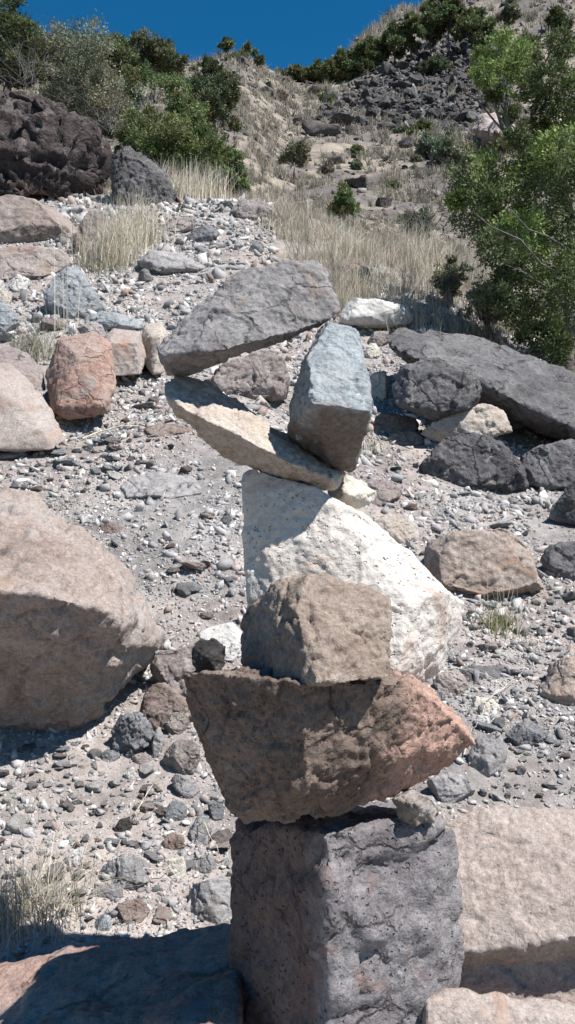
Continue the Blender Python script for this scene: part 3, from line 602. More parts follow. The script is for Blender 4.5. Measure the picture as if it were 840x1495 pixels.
# ------------------------------------------------------------------ hillside boulders (far)
def proto_rock(seed, n=3, mat=None, squash=.7):
    bm = bmesh.new(); bmesh.ops.create_icosphere(bm, subdivisions=n, radius=1)
    co = np.array([v.co[:] for v in bm.verts]); no = co.copy()
    r = np.random.default_rng(seed)
    for _ in range(14):                                 # flat broken faces
        a = r.normal(size=3); a /= np.linalg.norm(a); lim = r.uniform(.38, .72)
        s = co @ a; m = s > lim; co[m] -= a * (s[m] - lim)[:, None] * .92
    co = displace(co, no, 1.0, seed, low=.14, facet=.10, fine=.05, fscale=1.6)
    co *= np.array([r.uniform(.85, 1.25), r.uniform(.8, 1.1), squash * r.uniform(.8, 1.15)])
    co /= np.abs(co).max()
    for v, c in zip(bm.verts, co): v.co = c
    for f in bm.faces: f.smooth = n > 2
    me = bpy.data.meshes.new('stone'); bm.to_mesh(me); bm.free()
    me.materials.append(mat)
    return me

def drop(name, me, x, y, s, sink=.35, rz=None, tilt=.35):
    o = bpy.data.objects.new(name, me); col.objects.link(o)
    o.scale = (s, s, s); o.rotation_euler = (random.uniform(-tilt, tilt), random.uniform(-tilt, tilt), random.uniform(0, 6.28) if rz is None else rz)
    o.location = (x, y, gz(x, y) + s * (.55 - sink))
    return o

hp = [proto_rock(500 + i, 3, M['hill_rock']) for i in range(6)]
tp = [proto_rock(520 + i, 2, M['talus'], .8) for i in range(6)]
def at_px(px, py, dmin):
    d = gdepth(px, py, dmin); return (px - CX) / F * d, d
HB = [(470, 198, 26, 'broad dark boulder mid-slope'), (500, 185, 18, 'boulder just right of the broad dark one'), (598, 215, 17, 'dark boulder near the bare bush'), (565, 190, 16, 'pale boulder under the talus'),
      (440, 185, 14, 'boulder left of the broad dark one'), (300, 78, 8, 'boulder on the skyline'), (390, 140, 15, 'dark boulder above the olive juniper'), (410, 120, 12, 'boulder below the saddle'), (355, 95, 10, 'boulder under the skyline shrubs'),
      (485, 240, 14, 'low boulder above the ridge grass'), (525, 275, 20, 'grey boulder behind the ridge grass'), (560, 300, 16, 'boulder low behind the ridge grass'), (345, 160, 9, 'boulder beside the dark round juniper'), (283, 75, 9, 'knob boulder on the hill crest')]
for px, py, rp, lab in HB:
    x, d = at_px(px, py, 14)
    tag(drop('hillside_boulder', random.choice(hp), x, d, rp * d / F * 1.15), f'{lab} on the far dry hillside', 'boulder', 'boulders on the far hillside')
for i in range(170):
    px, py = random.uniform(225, 840), random.uniform(70, 300)
    d = gdepth(px, py, 14)
    if d > 110 or (px > 500 and py < 60): continue
    x = (px - CX) / F * d
    tag(drop('hillside_boulder', random.choice(hp), x, d, random.uniform(2.5, 8.5) * d / F), 'small brown-grey rock among straw grass on the far hillside', 'boulder', 'small rocks on the far hillside')
n = 0
while n < 280:
    px, py = random.uniform(465, 740), random.uniform(50, 198)
    if py < 150 - (px - 470) * .52 or (px > 690 and py > 170): continue
    d = gdepth(px, py, 40)
    if d > 115: continue
    x = (px - CX) / F * d
    tag(drop('talus_rock', random.choice(tp), x, d, random.choice([4, 5, 6, 7, 9, 12]) * d / F, .1, tilt=1.2), 'angular dark grey rock in the talus slope under the right ridge', 'rock', 'dark rocks of the talus slope')
    n += 1
# pink cliff
def outcrop(label, out, seed):
    d = gdepth(out[-1][0], out[-1][1], 20); m = d / F
    cx = sum(p[0] for p in out) / len(out); cy = sum(p[1] for p in out) / len(out)
    pts = [(x, y, d - .6 - (.8 if x > cx else 0)) for x, y in out] + [(cx, cy, d - 2.2)] + [(cx + (x - cx) * .8, y, d + 4) for x, y in out]
    hero('rock_outcrop', label, 'cliff', [pts], res=44, seed=seed, cat='cliff', low=.04, facet=.12, fine=.04)
M['cliff'] = rock_mat('cliff', (.46, .36, .32), (.56, .46, .42), (.60, .52, .48), scale=1.0, bump=1.0, unit=9, speck=0)
outcrop('pinkish cliff outcrop below the talus on the right', [(686, 190), (700, 172), (735, 170), (752, 182), (756, 215), (720, 224)], 71)
outcrop('pale pinkish cliff outcrop half hidden by the right juniper', [(775, 200), (800, 180), (835, 182), (860, 205), (862, 245), (815, 252)], 73)

# ------------------------------------------------------------------ gravel (uncountable) and loose stones
def rubble(name, label, x, d, sp, pal, pr, mat, flat=(.3, .8)):
    """one mass of broken stone nobody could count"""
    bm = bmesh.new(); bmesh.ops.create_icosphere(bm, subdivisions=1, radius=1)
    bv = np.array([v.co[:] for v in bm.verts]); bf = np.array([[v.index for v in f.verts] for f in bm.faces]); bm.free()
    N = len(x)
    s = sp * d / F * .95
    z = ground(x, d)
    jit = 1 + rng.normal(0, .46, (N, 12, 1)).clip(-.65, 1.0)
    Vv = bv[None] * jit
    sc3 = np.stack([rng.uniform(.75, 1.7, N), rng.uniform(.6, 1.1, N), rng.uniform(*flat, N)], 1)
    Vv = Vv * sc3[:, None, :]
    q = rng.normal(size=(N, 4)) * np.array([1, .55, .55, 1]); q /= np.linalg.norm(q, axis=1)[:, None]
    w, a, b, c = q.T
    Rm = np.stack([np.stack([1 - 2 * (b * b + c * c), 2 * (a * b - c * w), 2 * (a * c + b * w)], -1),
                   np.stack([2 * (a * b + c * w), 1 - 2 * (a * a + c * c), 2 * (b * c - a * w)], -1),
                   np.stack([2 * (a * c - b * w), 2 * (b * c + a * w), 1 - 2 * (a * a + b * b)], -1)], 1)
    Vv = np.einsum('nij,nkj->nki', Rm, Vv) * s[:, None, None]
    Vv += np.stack([x, d, z + s * .08], 1)[:, None, :]
    pal = np.array(pal)
    cc = pal[rng.choice(len(pal), N, p=pr)] * rng.uniform(.8, 1.2, (N, 1))
    fs = (bf[None] + (np.arange(N) * 12)[:, None, None]).reshape(-1, 3)
    o = link(name, raw_mesh(name, Vv.reshape(-1, 3), fs, mat, colors=np.repeat(cc, 20, 0)))
    return tag(o, label, name, None, 'stuff')
def gravel():
    N = 150000
    d = np.exp(rng.uniform(math.log(1.7), math.log(13.5), N)); u = rng.uniform(-.42, .42, N)
    x = u * d; px = CX + F * u
    P = np.stack([x, d, 0 * d], 1)
    dens = np.clip(.7 + .9 * fbm(P * 1.4, 3, 77), .2, 1) * np.where((px > 400) & (d > 9.5), 0, 1)
    keep = rng.random(N) < dens
    x, d = x[keep], d[keep]; N = len(x)
    sp = np.minimum(1.25 * (1 - rng.random(N)) ** (-1 / 2.1), 8.5)
    rubble('gravel', 'grey, white and brown gravel covering the slope', x, d, sp,
           [[.33, .32, .315], [.25, .245, .246], [.40, .385, .375], [.16, .158, .16], [.58, .56, .54], [.40, .345, .315], [.29, .225, .195], [.48, .455, .43]],
           [.24, .17, .2, .07, .10, .10, .04, .08], M['gravel'])
gravel()
def hill_rubble():
    N = 26000
    d = np.exp(rng.uniform(math.log(14), math.log(110), N)); u = rng.uniform(-.34, .40, N)
    P = np.stack([u * d, d, 0 * d], 1); px = CX + F * u
    keep = rng.random(N) < np.clip(.3 + 1.2 * fbm(P * .2, 4, 91) + .5 * ((px > 640) & (d > 55)), .06, 1)
    d, u = d[keep], u[keep]; sp = np.minimum(1.3 * (1 - rng.random(len(d))) ** (-1 / 2.3), 6)
    rubble('hillside_rubble', 'broken brown-grey rock strewn over the far hillside', u * d, d, sp, [[.13, .115, .108], [.19, .17, .158], [.25, .225, .21], [.085, .078, .075]], [.35, .3, .2, .15], M['gravel_far'])
    px = rng.uniform(455, 745, 9000); py = rng.uniform(50, 200, 9000)
    ok = (py > 150 - (px - 470) * .52 + rng.normal(0, 8, 9000)) & (py < 196 + (px - 600) * .05) & ~((px > 685) & (py > 165))
    px, py = px[ok][:1900], py[ok][:1900]
    d = np.array([gdepth(a, b, 38) for a, b in zip(px, py)]); m = d < 112
    d, px = d[m], px[m]
    rubble('talus_rubble', 'dark broken rock filling the talus slope between its larger rocks', (px - CX) / F * d, d, rng.uniform(1.5, 4.5, len(d)), [[.055, .052, .052], [.09, .086, .085], [.14, .134, .132], [.22, .21, .205]], [.35, .35, .2, .1], M['gravel_far'], (.6, 1))
hill_rubble()

def in_named(px, py, m=3):
    for a, b, c, e, out in OUTL:
        if a - m < px < c + m and b - m < py < e + m: return True
    return False
KINDS = [('pale white', 'white_rock', .34), ('mid-grey', 'grey_rock', .38), ('dark charcoal', 'grey_dark', .09), ('rusty brown', 'brown_small', .12), ('bluish grey', 'grey_blue', .07), ('cream', 'cream_rock', .11)]
PROT = {k: [proto_rock(600 + 7 * i + 50 * j, 3, M[m], .62) for i in range(3)] for j, (k, m, w) in enumerate(KINDS)}
SZ = [('tiny', 0, 6.5), ('small', 6.5, 10), ('medium', 10, 99)]
stones, tries = [], 0
while len(stones) < 270 and tries < 6000:
    tries += 1
    px = random.uniform(0, 840); py = random.uniform(300, 1420)
    if px > 400 and py < 480: continue
    if in_named(px, py): continue
    if 235 < px < 560 and 380 < py < 1500: continue
    rp = min(4.6 * (1 - random.random()) ** (-1 / 2.6), 17) 
    if any((px - q[0]) ** 2 + (py - q[1]) ** 2 < (rp + q[2]) ** 2 for q in stones): continue
    kd = random.choices(KINDS, [k[2] for k in KINDS])[0]
    stones.append((px, py, rp, kd[0]))
# stones seen through and beside the cairn
for q in [(345, 1180, 8), (250, 655, 9), (270, 690, 10), (330, 765, 9), (300, 830, 10), (270, 870, 12), (250, 800, 8), (335, 850, 9), (240, 580, 9), (470, 640, 8), (600, 745, 11), (580, 690, 9)]:
    stones.append((*q, random.choice(['mid-grey', 'pale white', 'dark charcoal', 'rusty brown'])))

FLAT = [('flat grey', 'grey_slab'), ('flat reddish-grey', 'reddish_grey'), ('flat pale tan', 'boulder_tan'), ('flat bluish-grey', 'grey_blue')]
for j, (k, m) in enumerate(FLAT): PROT[k] = [proto_rock(900 + 7 * i + 50 * j, 4, M[m], .36) for i in range(3)]
nf = 0
while nf < 62:
    px, py = random.choice([(random.uniform(150, 420), random.uniform(300, 900)), (random.uniform(560, 840), random.uniform(650, 1170)), (random.uniform(0, 240), random.uniform(380, 720)), (random.uniform(60, 330), random.uniform(1090, 1380))])
    if in_named(px, py, -4): continue
    stones.append((px, py, random.uniform(9, 24) * (.7 if py < 480 else 1), random.choice(FLAT)[0])); nf += 1

def relation(px, py):
    best = None
    for (l, cx, cy, rx, ry) in LAND:
        dx, dy = px - cx, py - cy
        g = max(0, abs(dx) - rx) + max(0, abs(dy) - ry)
        if best is None or g < best[0]:
            if abs(dx) - rx > abs(dy) - ry: rel = 'right of' if dx > 0 else 'left of'
            else: rel = 'below' if dy > 0 else 'above'
            best = (g, rel, l)
    return best
groups = {}
for i, (px, py, rp, kd) in enumerate(stones):
    g, rel, l = relation(px, py)
    groups.setdefault((kd, rel, l), []).append((g, i))
ORD = ['nearest', 'second nearest', 'third nearest', 'fourth nearest', 'fifth nearest', 'sixth nearest', 'seventh nearest', 'eighth nearest', 'ninth nearest', 'tenth nearest']
LBL = {}
for (kd, rel, l), mem in groups.items():
    mem.sort()
    for r_, (g, i) in enumerate(mem):
        z = next(s for s, a, b in SZ if a <= stones[i][2] < b)
        nn = 'half-buried stone' if kd.startswith('flat') else 'loose stone'
        LBL[i] = f'{z} {kd} {nn} {rel} the {l}' if len(mem) == 1 else f'{z} {kd} {nn}, {ORD[min(r_, 9)]} of those {rel} the {l}'
for i, (px, py, rp, kd) in enumerate(stones):
    d = gdepth(px, py); x = (px - CX) / F * d
    if kd.startswith('flat'): o = drop('flat_stone', random.choice(PROT[kd]), x, d, rp * d / F * 1.15, .48, tilt=.2)
    else: o = drop('loose_stone', random.choice(PROT[kd]), x, d, rp * d / F * 1.15, .32)
    tag(o, LBL[i], 'stone', 'flat stones half buried in the slope' if kd.startswith('flat') else 'loose stones scattered on the gravel slope')

# ------------------------------------------------------------------ vegetation
def leaf_cloud(centres, radii, n, ln, wd, cols, seed, sub=12, up=.35, shell=.75):
    """many small sprays gathered in uneven clumps; cols = colour per clump"""
    r = np.random.default_rng(seed); Vs, Cs = [], []
    for c, R_, cl in zip(centres, radii, cols):
        c = np.asarray(c)
        R_ = np.asarray(R_) * np.ones(3)
        u = r.normal(size=(sub, 3)); u /= np.linalg.norm(u, axis=1)[:, None]
        subc = u * shell * r.uniform(.5, 1.4, (sub, 1))
        k = r.integers(0, sub, n)
        p = (subc[k] + r.normal(size=(n, 3)) * .20)
        out = p / (np.linalg.norm(p, axis=1)[:, None] + 1e-6)
        t = out * .8 + r.normal(size=(n, 3)) * .6 + np.array([0, 0, up]); t /= np.linalg.norm(t, axis=1)[:, None]
        s = np.cross(t, r.normal(size=(n, 3))); s /= np.linalg.norm(s, axis=1)[:, None] + 1e-6
        L = ln * r.uniform(.35, 1.6, (n, 1)); W = wd * r.uniform(.7, 1.3, (n, 1))
        p = c + p * R_
        Vs.append(np.stack([p, p + t * L * .5 + s * W, p + t * L, p + t * L * .5 - s * W], 1))
        sub_t = r.uniform(.72, 1.28, sub)
        Cs.append(np.asarray(cl) * (sub_t[k] * r.uniform(.8, 1.2, n))[:, None])
    Vs = np.concatenate(Vs).reshape(-1, 3); m = len(Vs) // 4
    return Vs, np.arange(m * 4).reshape(-1, 4), np.concatenate(Cs)

GREENS = {'dark': (.105, .13, .07), 'mid': (.14, .17, .08), 'olive': (.16, .20, .085), 'bright': (.225, .295, .10), 'greygreen': (.20, .22, .15), 'dry': (.20, .18, .145)}
def juniper(px, d, base_py, top_py, w_px, tone, label, name='juniper_tree', cat='tree', group='junipers on the slopes', dens=1.0, nb=None):
    x = (px - CX) / F * d; z0 = gz(x, d)
    zb = (CY - base_py) / F * d if base_py else z0
    zt = (CY - top_py) / F * d; wr = w_px / 2 * d / F; hh = zt - zb
    e = bpy.data.objects.new(name, None); col.objects.link(e); e.location = (x, d, z0); tag(e, label, cat, group)
    r = np.random.default_rng(int(px * 7 + d * 13) % 99991)
    nb = nb or int(24 + min(50, w_px / 3)); wr *= 1.12
    cs, rs, cl = [], [], []
    for i in range(nb):
        a = r.uniform(0, 2 * math.pi); t = r.uniform(.08, 1) ** .85
        prof = math.sin(math.pi * min(1, .33 + .60 * t)) ** .7
        q = math.sqrt(r.random()) * prof * (.72 + .5 * abs(math.sin(a * 1.5 + px) * math.cos(a * 2.5 + t * 7 + d))) * r.uniform(.8, 1.2)
        cs.append((math.cos(a) * q * wr * .85, math.sin(a) * q * wr * .85, (zb - z0) + hh * t * r.uniform(.82, 1.0) * (.80 + .2 * math.cos(a * 2 + px))))
        rr = min(wr, hh) * r.uniform(.15, .30); rs.append((rr, rr, rr * .85))
        g = np.array(GREENS[tone]) * r.uniform(.8, 1.25); g[0] *= r.uniform(.85, 1.25); cl.append(g)
    px_m = d / F
    n = int(170 * dens)
    vs, fs, cc = leaf_cloud(cs, rs, int(n * 1.7), 3.9 * px_m, 1.05 * px_m, cl, int(px + d * 31), sub=10)
    link('crown', raw_mesh('crown', vs, fs, M['leaf'], colors=cc), e)
    parts = []
    tr = max(.05, wr * .06)
    parts.append(tube([(0, 0, -.3), (wr * .05, 0, hh * .25), (-wr * .04, .02, hh * .55), (0, 0, hh * .85)], [tr, tr * .8, tr * .5, tr * .15]))
    for i in range(6):
        c = cs[r.integers(0, nb)]
        parts.append(tube([(0, 0, hh * .15 + max(0, zb - z0)), (c[0] * .5, c[1] * .5, c[2] * .6), c], [tr * .5, tr * .35, tr * .1], 5))
    link('trunk', raw_mesh('trunk', *join(parts), M['bark'], smooth=True), e)
    return e

J = juniper
J(15, 19, 125, 2, 130, 'mid', 'dark juniper at the top left corner behind bare brush', dens=2.0)
J(120, 19.5, 190, 30, 175, 'greygreen', 'wide grey-green juniper above the giant scoria boulder', dens=2.4)
J(165, 24, 150, 55, 110, 'mid', 'dense juniper behind the wide grey-green one', dens=1.8)
J(225, 30, 105, 46, 84, 'dark', 'rounded juniper on the left skyline near the crest', dens=1.4)
J(262, 16.5, 275, 122, 150, 'olive', 'big olive juniper left of the far hill', dens=3.0)
J(205, 17, 250, 165, 90, 'olive', 'low olive juniper at the big one left side', dens=2.0)
J(335, 15, 290, 208, 62, 'olive', 'small olive juniper at the right foot of the big one', dens=1.4)
J(314, 24, 180, 88, 84, 'dark', 'dark rounded juniper on the far hill above the big olive one', dens=2.0)
for i, (px, b, t, w) in enumerate([(332, 72, 58, 26), (362, 82, 66, 22), (380, 92, 80, 16)]):
    J(px, 51, b, t, w, 'mid', ['first shrubby juniper right of the hill crest on the skyline', 'skyline juniper just right of the crest shrub', 'tiniest skyline juniper left of the saddle'][i], dens=.6, nb=10)
ridge = [(432, 116, 92, 46), (462, 118, 88, 44), (482, 120, 84, 44), (502, 118, 72, 54), (525, 106, 58, 58), (548, 94, 44, 58), (575, 82, 28, 60), (600, 68, 12, 60), (628, 54, -5, 60), (655, 42, -20, 60), (690, 74, -8, 80), (705, 100, 30, 54)]
for i, (px, b, t, w) in enumerate(ridge):
    J(px, 58, b, t + 5, w * .82, 'mid', f'dark juniper on the right ridge line, number {i + 1} up from the saddle' if False else f'dark ridge juniper, {["lowest", "second", "third", "fourth", "fifth", "sixth", "seventh", "eighth", "ninth", "tenth", "eleventh", "topmost"][i]} going up right from the saddle', group='junipers along the right ridge', dens=1.0, nb=34)
for i, (px, d, b, t, w, tone, lab) in enumerate([
    (522, 30, 240, 214, 24, 'olive', 'small round green shrub alone on the straw hillside'), (430, 24, 235, 205, 40, 'greygreen', 'grey-green shrub behind the ridge grass'),
    (500, 15, 320, 262, 46, 'olive', 'olive shrub sticking out of the ridge grass'), (655, 28, 250, 185, 70, 'greygreen', 'grey-green shrub at the foot of the talus'),
    (625, 30, 230, 195, 44, 'greygreen', 'pale shrub left of the talus foot shrub'), (640, 55, 115, 84, 60, 'dark', 'dark shrub at the talus upper edge'), (790, 60, 95, 62, 40, 'greygreen', 'far shrub high on the slope behind the right juniper'),
    (815, 60, 40, 12, 36, 'mid', 'far shrub in the top right corner'), (745, 60, 30, 2, 34, 'greygreen', 'far shrub below the top edge at right'), (690, 30, 262, 205, 60, 'mid', 'green shrub beneath the pinkish cliff outcrop'),
    (610, 15, 345, 300, 60, 'greygreen', 'low grey shrub behind the ridge grass at right'), (715, 8.6, 470, 405, 90, 'greygreen', 'pale brush at the foot of the big right juniper'), (655, 9.2, 430, 372, 60, 'greygreen', 'pale brush left of the big right juniper foot')]):
    J(px, d, b, t, w, tone, lab, name='shrub', cat='shrub', group='shrubs on the slopes', dens=.9, nb=24)

for i in range(48):
    px, py = random.uniform(235, 830), random.uniform(80, 290)
    d = gdepth(px, py, 15)
    if d > 105 or (480 < px < 720 and py < 190): continue
    hp_ = random.uniform(8, 20); J(px, d, py + 2, py - hp_, hp_ * random.uniform(1.2, 2.2), random.choice(['greygreen', 'dry', 'dry', 'olive']), 'low grey-brown scrub bush on the far straw hillside', name='scrub_bush', cat='shrub', group='low scrub on the far hillside', dens=.5, nb=12)
# big juniper at the right
def right_juniper():
    d0 = 8.3; bx, by = V(838, 545, d0)[0], d0
    e = bpy.data.objects.new('juniper_tree', None); col.objects.link(e); z0 = gz(bx, by); e.location = (bx, by, z0)
    tag(e, 'big bright green juniper reaching in from the right edge', 'tree')
    B = np.array([bx, by, z0]); r = np.random.default_rng(5)
    L = [(690, 265, 30), (728, 250, 34), (775, 238, 34), (825, 250, 40), (870, 240, 50), (695, 322, 32), (742, 300, 38), (790, 292, 40), (838, 300, 46), (890, 310, 60), (722, 362, 26), (762, 372, 36), (808, 358, 42), (855, 385, 52), (905, 400, 60), (745, 410, 20),
         (785, 425, 36), (832, 438, 40), (880, 460, 50), (800, 470, 28), (838, 492, 24), (776, 330, 34), (820, 400, 40), (755, 335, 30), (760, 455, 26), (730, 435, 18), (815, 505, 22), (780, 490, 20), (860, 520, 26), (705, 285, 24), (672, 290, 16), (860, 200, 36), (815, 215, 24)]
    cs, rs, cl = [], [], []
    for (px, py, rp) in L:
        dd = d0 + r.uniform(-.55, .55)
        cs.append(V(px, py, dd) - B); rs.append(rp * dd / F * 1.1)
        tone = np.array(GREENS['bright']) if (px > 735 and py < 350 and r.random() < .8) else np.array(GREENS[r.choice(['mid', 'olive', 'bright'])]) * .9  # upper right clumps mostly brighter green: sunlight put into the leaf colour
        cl.append(tone * r.uniform(.8, 1.2))
    vs, fs, cc = leaf_cloud(cs, rs, 1750, .036, .0085, cl, 3, sub=18)
    link('crown', raw_mesh('crown', vs, fs, M['leaf'], colors=cc), e)
    U = [(722, 72, 20), (745, 66, 18), (762, 92, 24), (738, 112, 20), (706, 108, 14), (775, 68, 14), (792, 150, 18), (812, 182, 20), (770, 130, 14), (722, 140, 10), (800, 110, 16), (835, 140, 24), (700, 82, 10), (745, 168, 10), (785, 190, 14), (825, 90, 24), (850, 130, 30), (830, 175, 24), (800, 210, 20), (760, 200, 14), (815, 60, 18)]
    cs, rs, cl = [], [], []
    for (px, py, rp) in U:
        dd = d0 + r.uniform(-.5, .6)
        cs.append(V(px, py, dd) - B); rs.append(rp * dd / F * 1.15); cl.append(np.array(GREENS['bright' if px < 775 and py < 130 else 'olive']) * r.uniform(.65, .95))
    vs2, fs2, cc2 = leaf_cloud(cs, rs, 800, .036, .0085, cl, 4, sub=12)
    link('crown', raw_mesh('crown', vs2, fs2, M['leaf'], colors=cc2), e)
    T = lambda pts, r0, r1, s=7: tube([V(a, b, d0 + c) - B for a, b, c in pts], np.linspace(r0, r1, len(pts)), s)
    link('trunk', raw_mesh('trunk', *join([T([(832, 560, 0), (828, 520, 0), (836, 470, .05), (825, 420, .1), (838, 360, .1), (830, 300, .1)], .075, .04), T([(838, 560, .05), (858, 480, .1), (862, 400, .1), (866, 320, 0)], .06, .03)]), M['bark'], smooth=True), e)
    for pts, a, b in [([(832, 300, .1), (800, 250, 0), (770, 230, -.1), (748, 205, -.1), (738, 165, -.1), (742, 120, -.05), (738, 82, 0)], .038, .010), ([(748, 205, -.1), (735, 190, -.2), (722, 150, -.2), (716, 110, -.2), (700, 85, -.1)], .02, .006), ([(800, 250, 0), (792, 205, .1), (790, 165, .1), (808, 120, .1), (800, 70, .1)], .026, .006),
                      ([(850, 330, 0), (845, 250, .1), (838, 180, .1), (842, 120, .1)], .03, .008), ([(770, 230, -.1), (752, 212, -.2), (700, 150, -.2), (690, 140, -.2)], .014, .004), ([(742, 120, -.05), (760, 90, 0), (775, 70, 0)], .011, .004),
                      ([(836, 410, 0), (790, 385, -.5), (760, 350, -.65), (715, 330, -.7), (695, 312, -.7)], .012, .003), ([(838, 370, 0), (800, 345, -.6), (772, 335, -.75), (745, 305, -.75)], .012, .003), ([(838, 450, 0), (800, 420, -.4), (760, 395, -.5), (735, 385, -.5)], .012, .003), ([(738, 165, -.1), (722, 135, 0), (712, 128, 0)], .009, .003)]:
        link('dead_limb', raw_mesh('dead_limb', *T(pts, a, b, 6), M['dead_wood'], smooth=True), e)
right_juniper()

# bare brush
def bare_brush(px, py, d, w, h, mat, label, n=26, seed=1):
    r = np.random.default_rng(seed); x = (px - CX) / F * d; z0 = gz(x, d)
    B = V(px, py, d); m = d / F; parts = []
    def grow(p, dirn, L, rad, lev):
        q = [p]; dd = dirn
        for i in range(4):
            dd = dd + r.normal(size=3) * .28; dd = dd / np.linalg.norm(dd); q.append(q[-1] + dd * L / 4)
        parts.append(tube(q, np.linspace(rad, rad * .35, 5), 4))
        if lev:
            for i in range(3):
                k = r.integers(2, 5); nd = dd * .5 + r.normal(size=3) * np.array([.8, .6, .5]); grow(q[k], nd / np.linalg.norm(nd), L * .55, rad * .5, lev - 1)
    for i in range(n):
        a = np.array([r.normal() * w / h * .8, r.normal() * .5, 1.0]); a /= np.linalg.norm(a)
        grow(np.array([r.normal() * w * m * .12, r.normal() * .1, 0]), a, h * m * r.uniform(.6, 1.0), max(.45 * m, .006), 2)
    vs, fs = join(parts)
    o = link('bare_shrub', raw_mesh('bare_shrub', vs, fs, M[mat])); o.location = (B[0], d, B[2])
    return tag(o, label, 'shrub', 'leafless shrubs')
bare_brush(35, 120, 15.5, 90, 90, 'dead_wood', 'pale leafless brush above the giant scoria boulder', 22, 11)
bare_brush(160, 190, 16, 70, 60, 'dead_wood', 'pale leafless brush in front of the olive junipers', 16, 12)
bare_brush(565, 240, 26, 50, 45, 'dark_twig', 'dark leafless bush on the straw hillside', 12, 13)
bare_brush(635, 335, 13.5, 80, 70, 'dark_twig', 'dark leafless bush behind the ridge grass at right', 18, 14)
bare_brush(625, 290, 16, 50, 60, 'dark_twig', 'thin crooked leafless shrub left of the right juniper', 8, 15)
bare_brush(425, 170, 30, 40, 36, 'dark_twig', 'small leafless bush high on the far hill', 10, 16)

def blades(base, hgt, wid, lean, cols, r, seg=3):
    """thin bent grass blades: base (n,3), heights, widths"""
    n = len(base); a = r.uniform(0, 2 * math.pi, n)
    ld = np.stack([np.cos(a), np.sin(a), 0 * a], 1); sd = np.stack([-np.sin(a + 1), np.cos(a + 1), 0 * a], 1)
    Vs = []
    for s in range(seg + 1):
        t = s / seg
        p = base + np.array([0, 0, 1.0]) * (hgt * t * (1 - .25 * lean * t))[:, None] + ld * (hgt * lean * t * t)[:, None]
        w = (wid * (1 - .8 * t))[:, None]
        Vs += [p - sd * w, p + sd * w]
    Vv = np.stack(Vs, 1); k = 2 * (seg + 1)
    f = np.array([[2 * s, 2 * s + 1, 2 * s + 3, 2 * s + 2] for s in range(seg)])
    fs = (f[None] + (np.arange(n) * k)[:, None, None]).reshape(-1, 4)
    return Vv.reshape(-1, 3), fs, np.repeat(cols, seg, 0)
STRAW = np.array([[.62, .56, .44], [.55, .49, .38], [.68, .63, .53], [.46, .41, .33]])

def tuft(px, py, d, n, h_px, w_px, label, lean=.5, wid=.5, cols=STRAW, seed=1, group='grass tufts on the slope', zoff=0, spread=.3):
    r = np.random.default_rng(seed); d = float(far_of(d)); m = d / F
    x = (px - CX) / F * d; z = gz(x, d) if zoff is not None else (CY - py) / F * d
    b = np.stack([r.normal(0, w_px * spread * m, n), r.normal(0, w_px * spread * m * .7, n), np.zeros(n) - .01], 1)
    b[:, 2] += ground(b[:, 0] + x, b[:, 1] + d) - z if zoff is not None else 0
    hg = h_px * m * r.uniform(.45, 1.0, n); cl = cols[r.integers(0, len(cols), n)] * r.uniform(.8, 1.2, (n, 1))
    o = link('grass_tuft', raw_mesh('grass_tuft', *_tri(blades(b, hg, np.full(n, wid * m), np.abs(r.normal(0, lean, n)), cl, r))))
    o.location = (x, d, z)
    return tag(o, label, 'grass', group)
def _tri(t): return t[0], t[1], M['straw'], t[2]
GREEN_G = np.array([[.16, .19, .07], [.22, .24, .10], [.30, .30, .16], [.45, .40, .28]])
tuft(728, 885, 3.1, 130, 50, 60, 'green grass tuft with straw stalks in front of the orange-tan boulder', .5, .8, GREEN_G, 3)
tuft(732, 880, 3.12, 14, 120, 40, 'tall thin straw stalks rising from the green tuft', .25, .45, STRAW, 4)
tuft(770, 900, 3.0, 40, 40, 60, 'flattened straw grass right of the green tuft', 1.2, .6, STRAW, 14)
tuft(40, 1370, 1.75, 330, 120, 130, 'dense dry straw tuft at the lower left edge', .75, .8, np.concatenate([STRAW, [[.22, .21, .13]]]), 5)
tuft(75, 1345, 1.82, 60, 90, 120, 'loose arching straw blades at the right side of the lower left tuft', 1.1, .8, STRAW, 6)
tuft(25, 1150, 2.0, 8, 90, 60, 'few thin brown stalks below the huge tan boulder', .3, .5, STRAW * .7, 16)
tuft(100, 735, 3.0, 26, 190, 50, 'tall sparse straw stalks in front of the red cracked boulder', .12, .55, STRAW * 1.1, 7)
tuft(95, 755, 2.9, 40, 90, 60, 'shorter straw stalks at the back of the huge tan boulder', .35, .6, STRAW, 8)
tuft(15, 720, 3.2, 14, 150, 40, 'straw stalks at the left edge above the large pale slab', .2, .55, STRAW, 9)
tuft(60, 480, 6.2, 150, 75, 80, 'grey-green grass tuft on the left bank by the bluish rock', .6, .6, np.array([[.24, .25, .18], [.33, .32, .24], [.42, .38, .29], [.19, .2, .13]]), 10)
tuft(95, 440, 7.0, 16, 190, 50, 'tall bent stalks standing before the pinkish boulder', .2, .5, STRAW * 1.1, 17)
tuft(165, 385, 9.6, 500, 105, 90, 'large straw bunch grass right of the pinkish boulder', .45, .55, STRAW, 11)
tuft(205, 360, 10.3, 320, 90, 60, 'second straw bunch grass at the edge of the wash', .4, .55, STRAW, 12)
tuft(145, 400, 9.2, 120, 60, 60, 'greenish-grey grass at the base of the large bunch grass', .6, .6, np.array([[.28, .27, .19], [.36, .33, .25]]), 13)
tuft(240, 300, 12.6, 350, 70, 80, 'pale tall grass below the olive junipers', .3, .55, STRAW, 18)
tuft(295, 292, 13.0, 350, 65, 80, 'pale grass fringe right below the big olive juniper', .3, .55, STRAW, 19)
tuft(545, 650, 4.9, 40, 50, 40, 'thin green grass in the shade behind the blue-grey block', .5, .5, GREEN_G, 20)
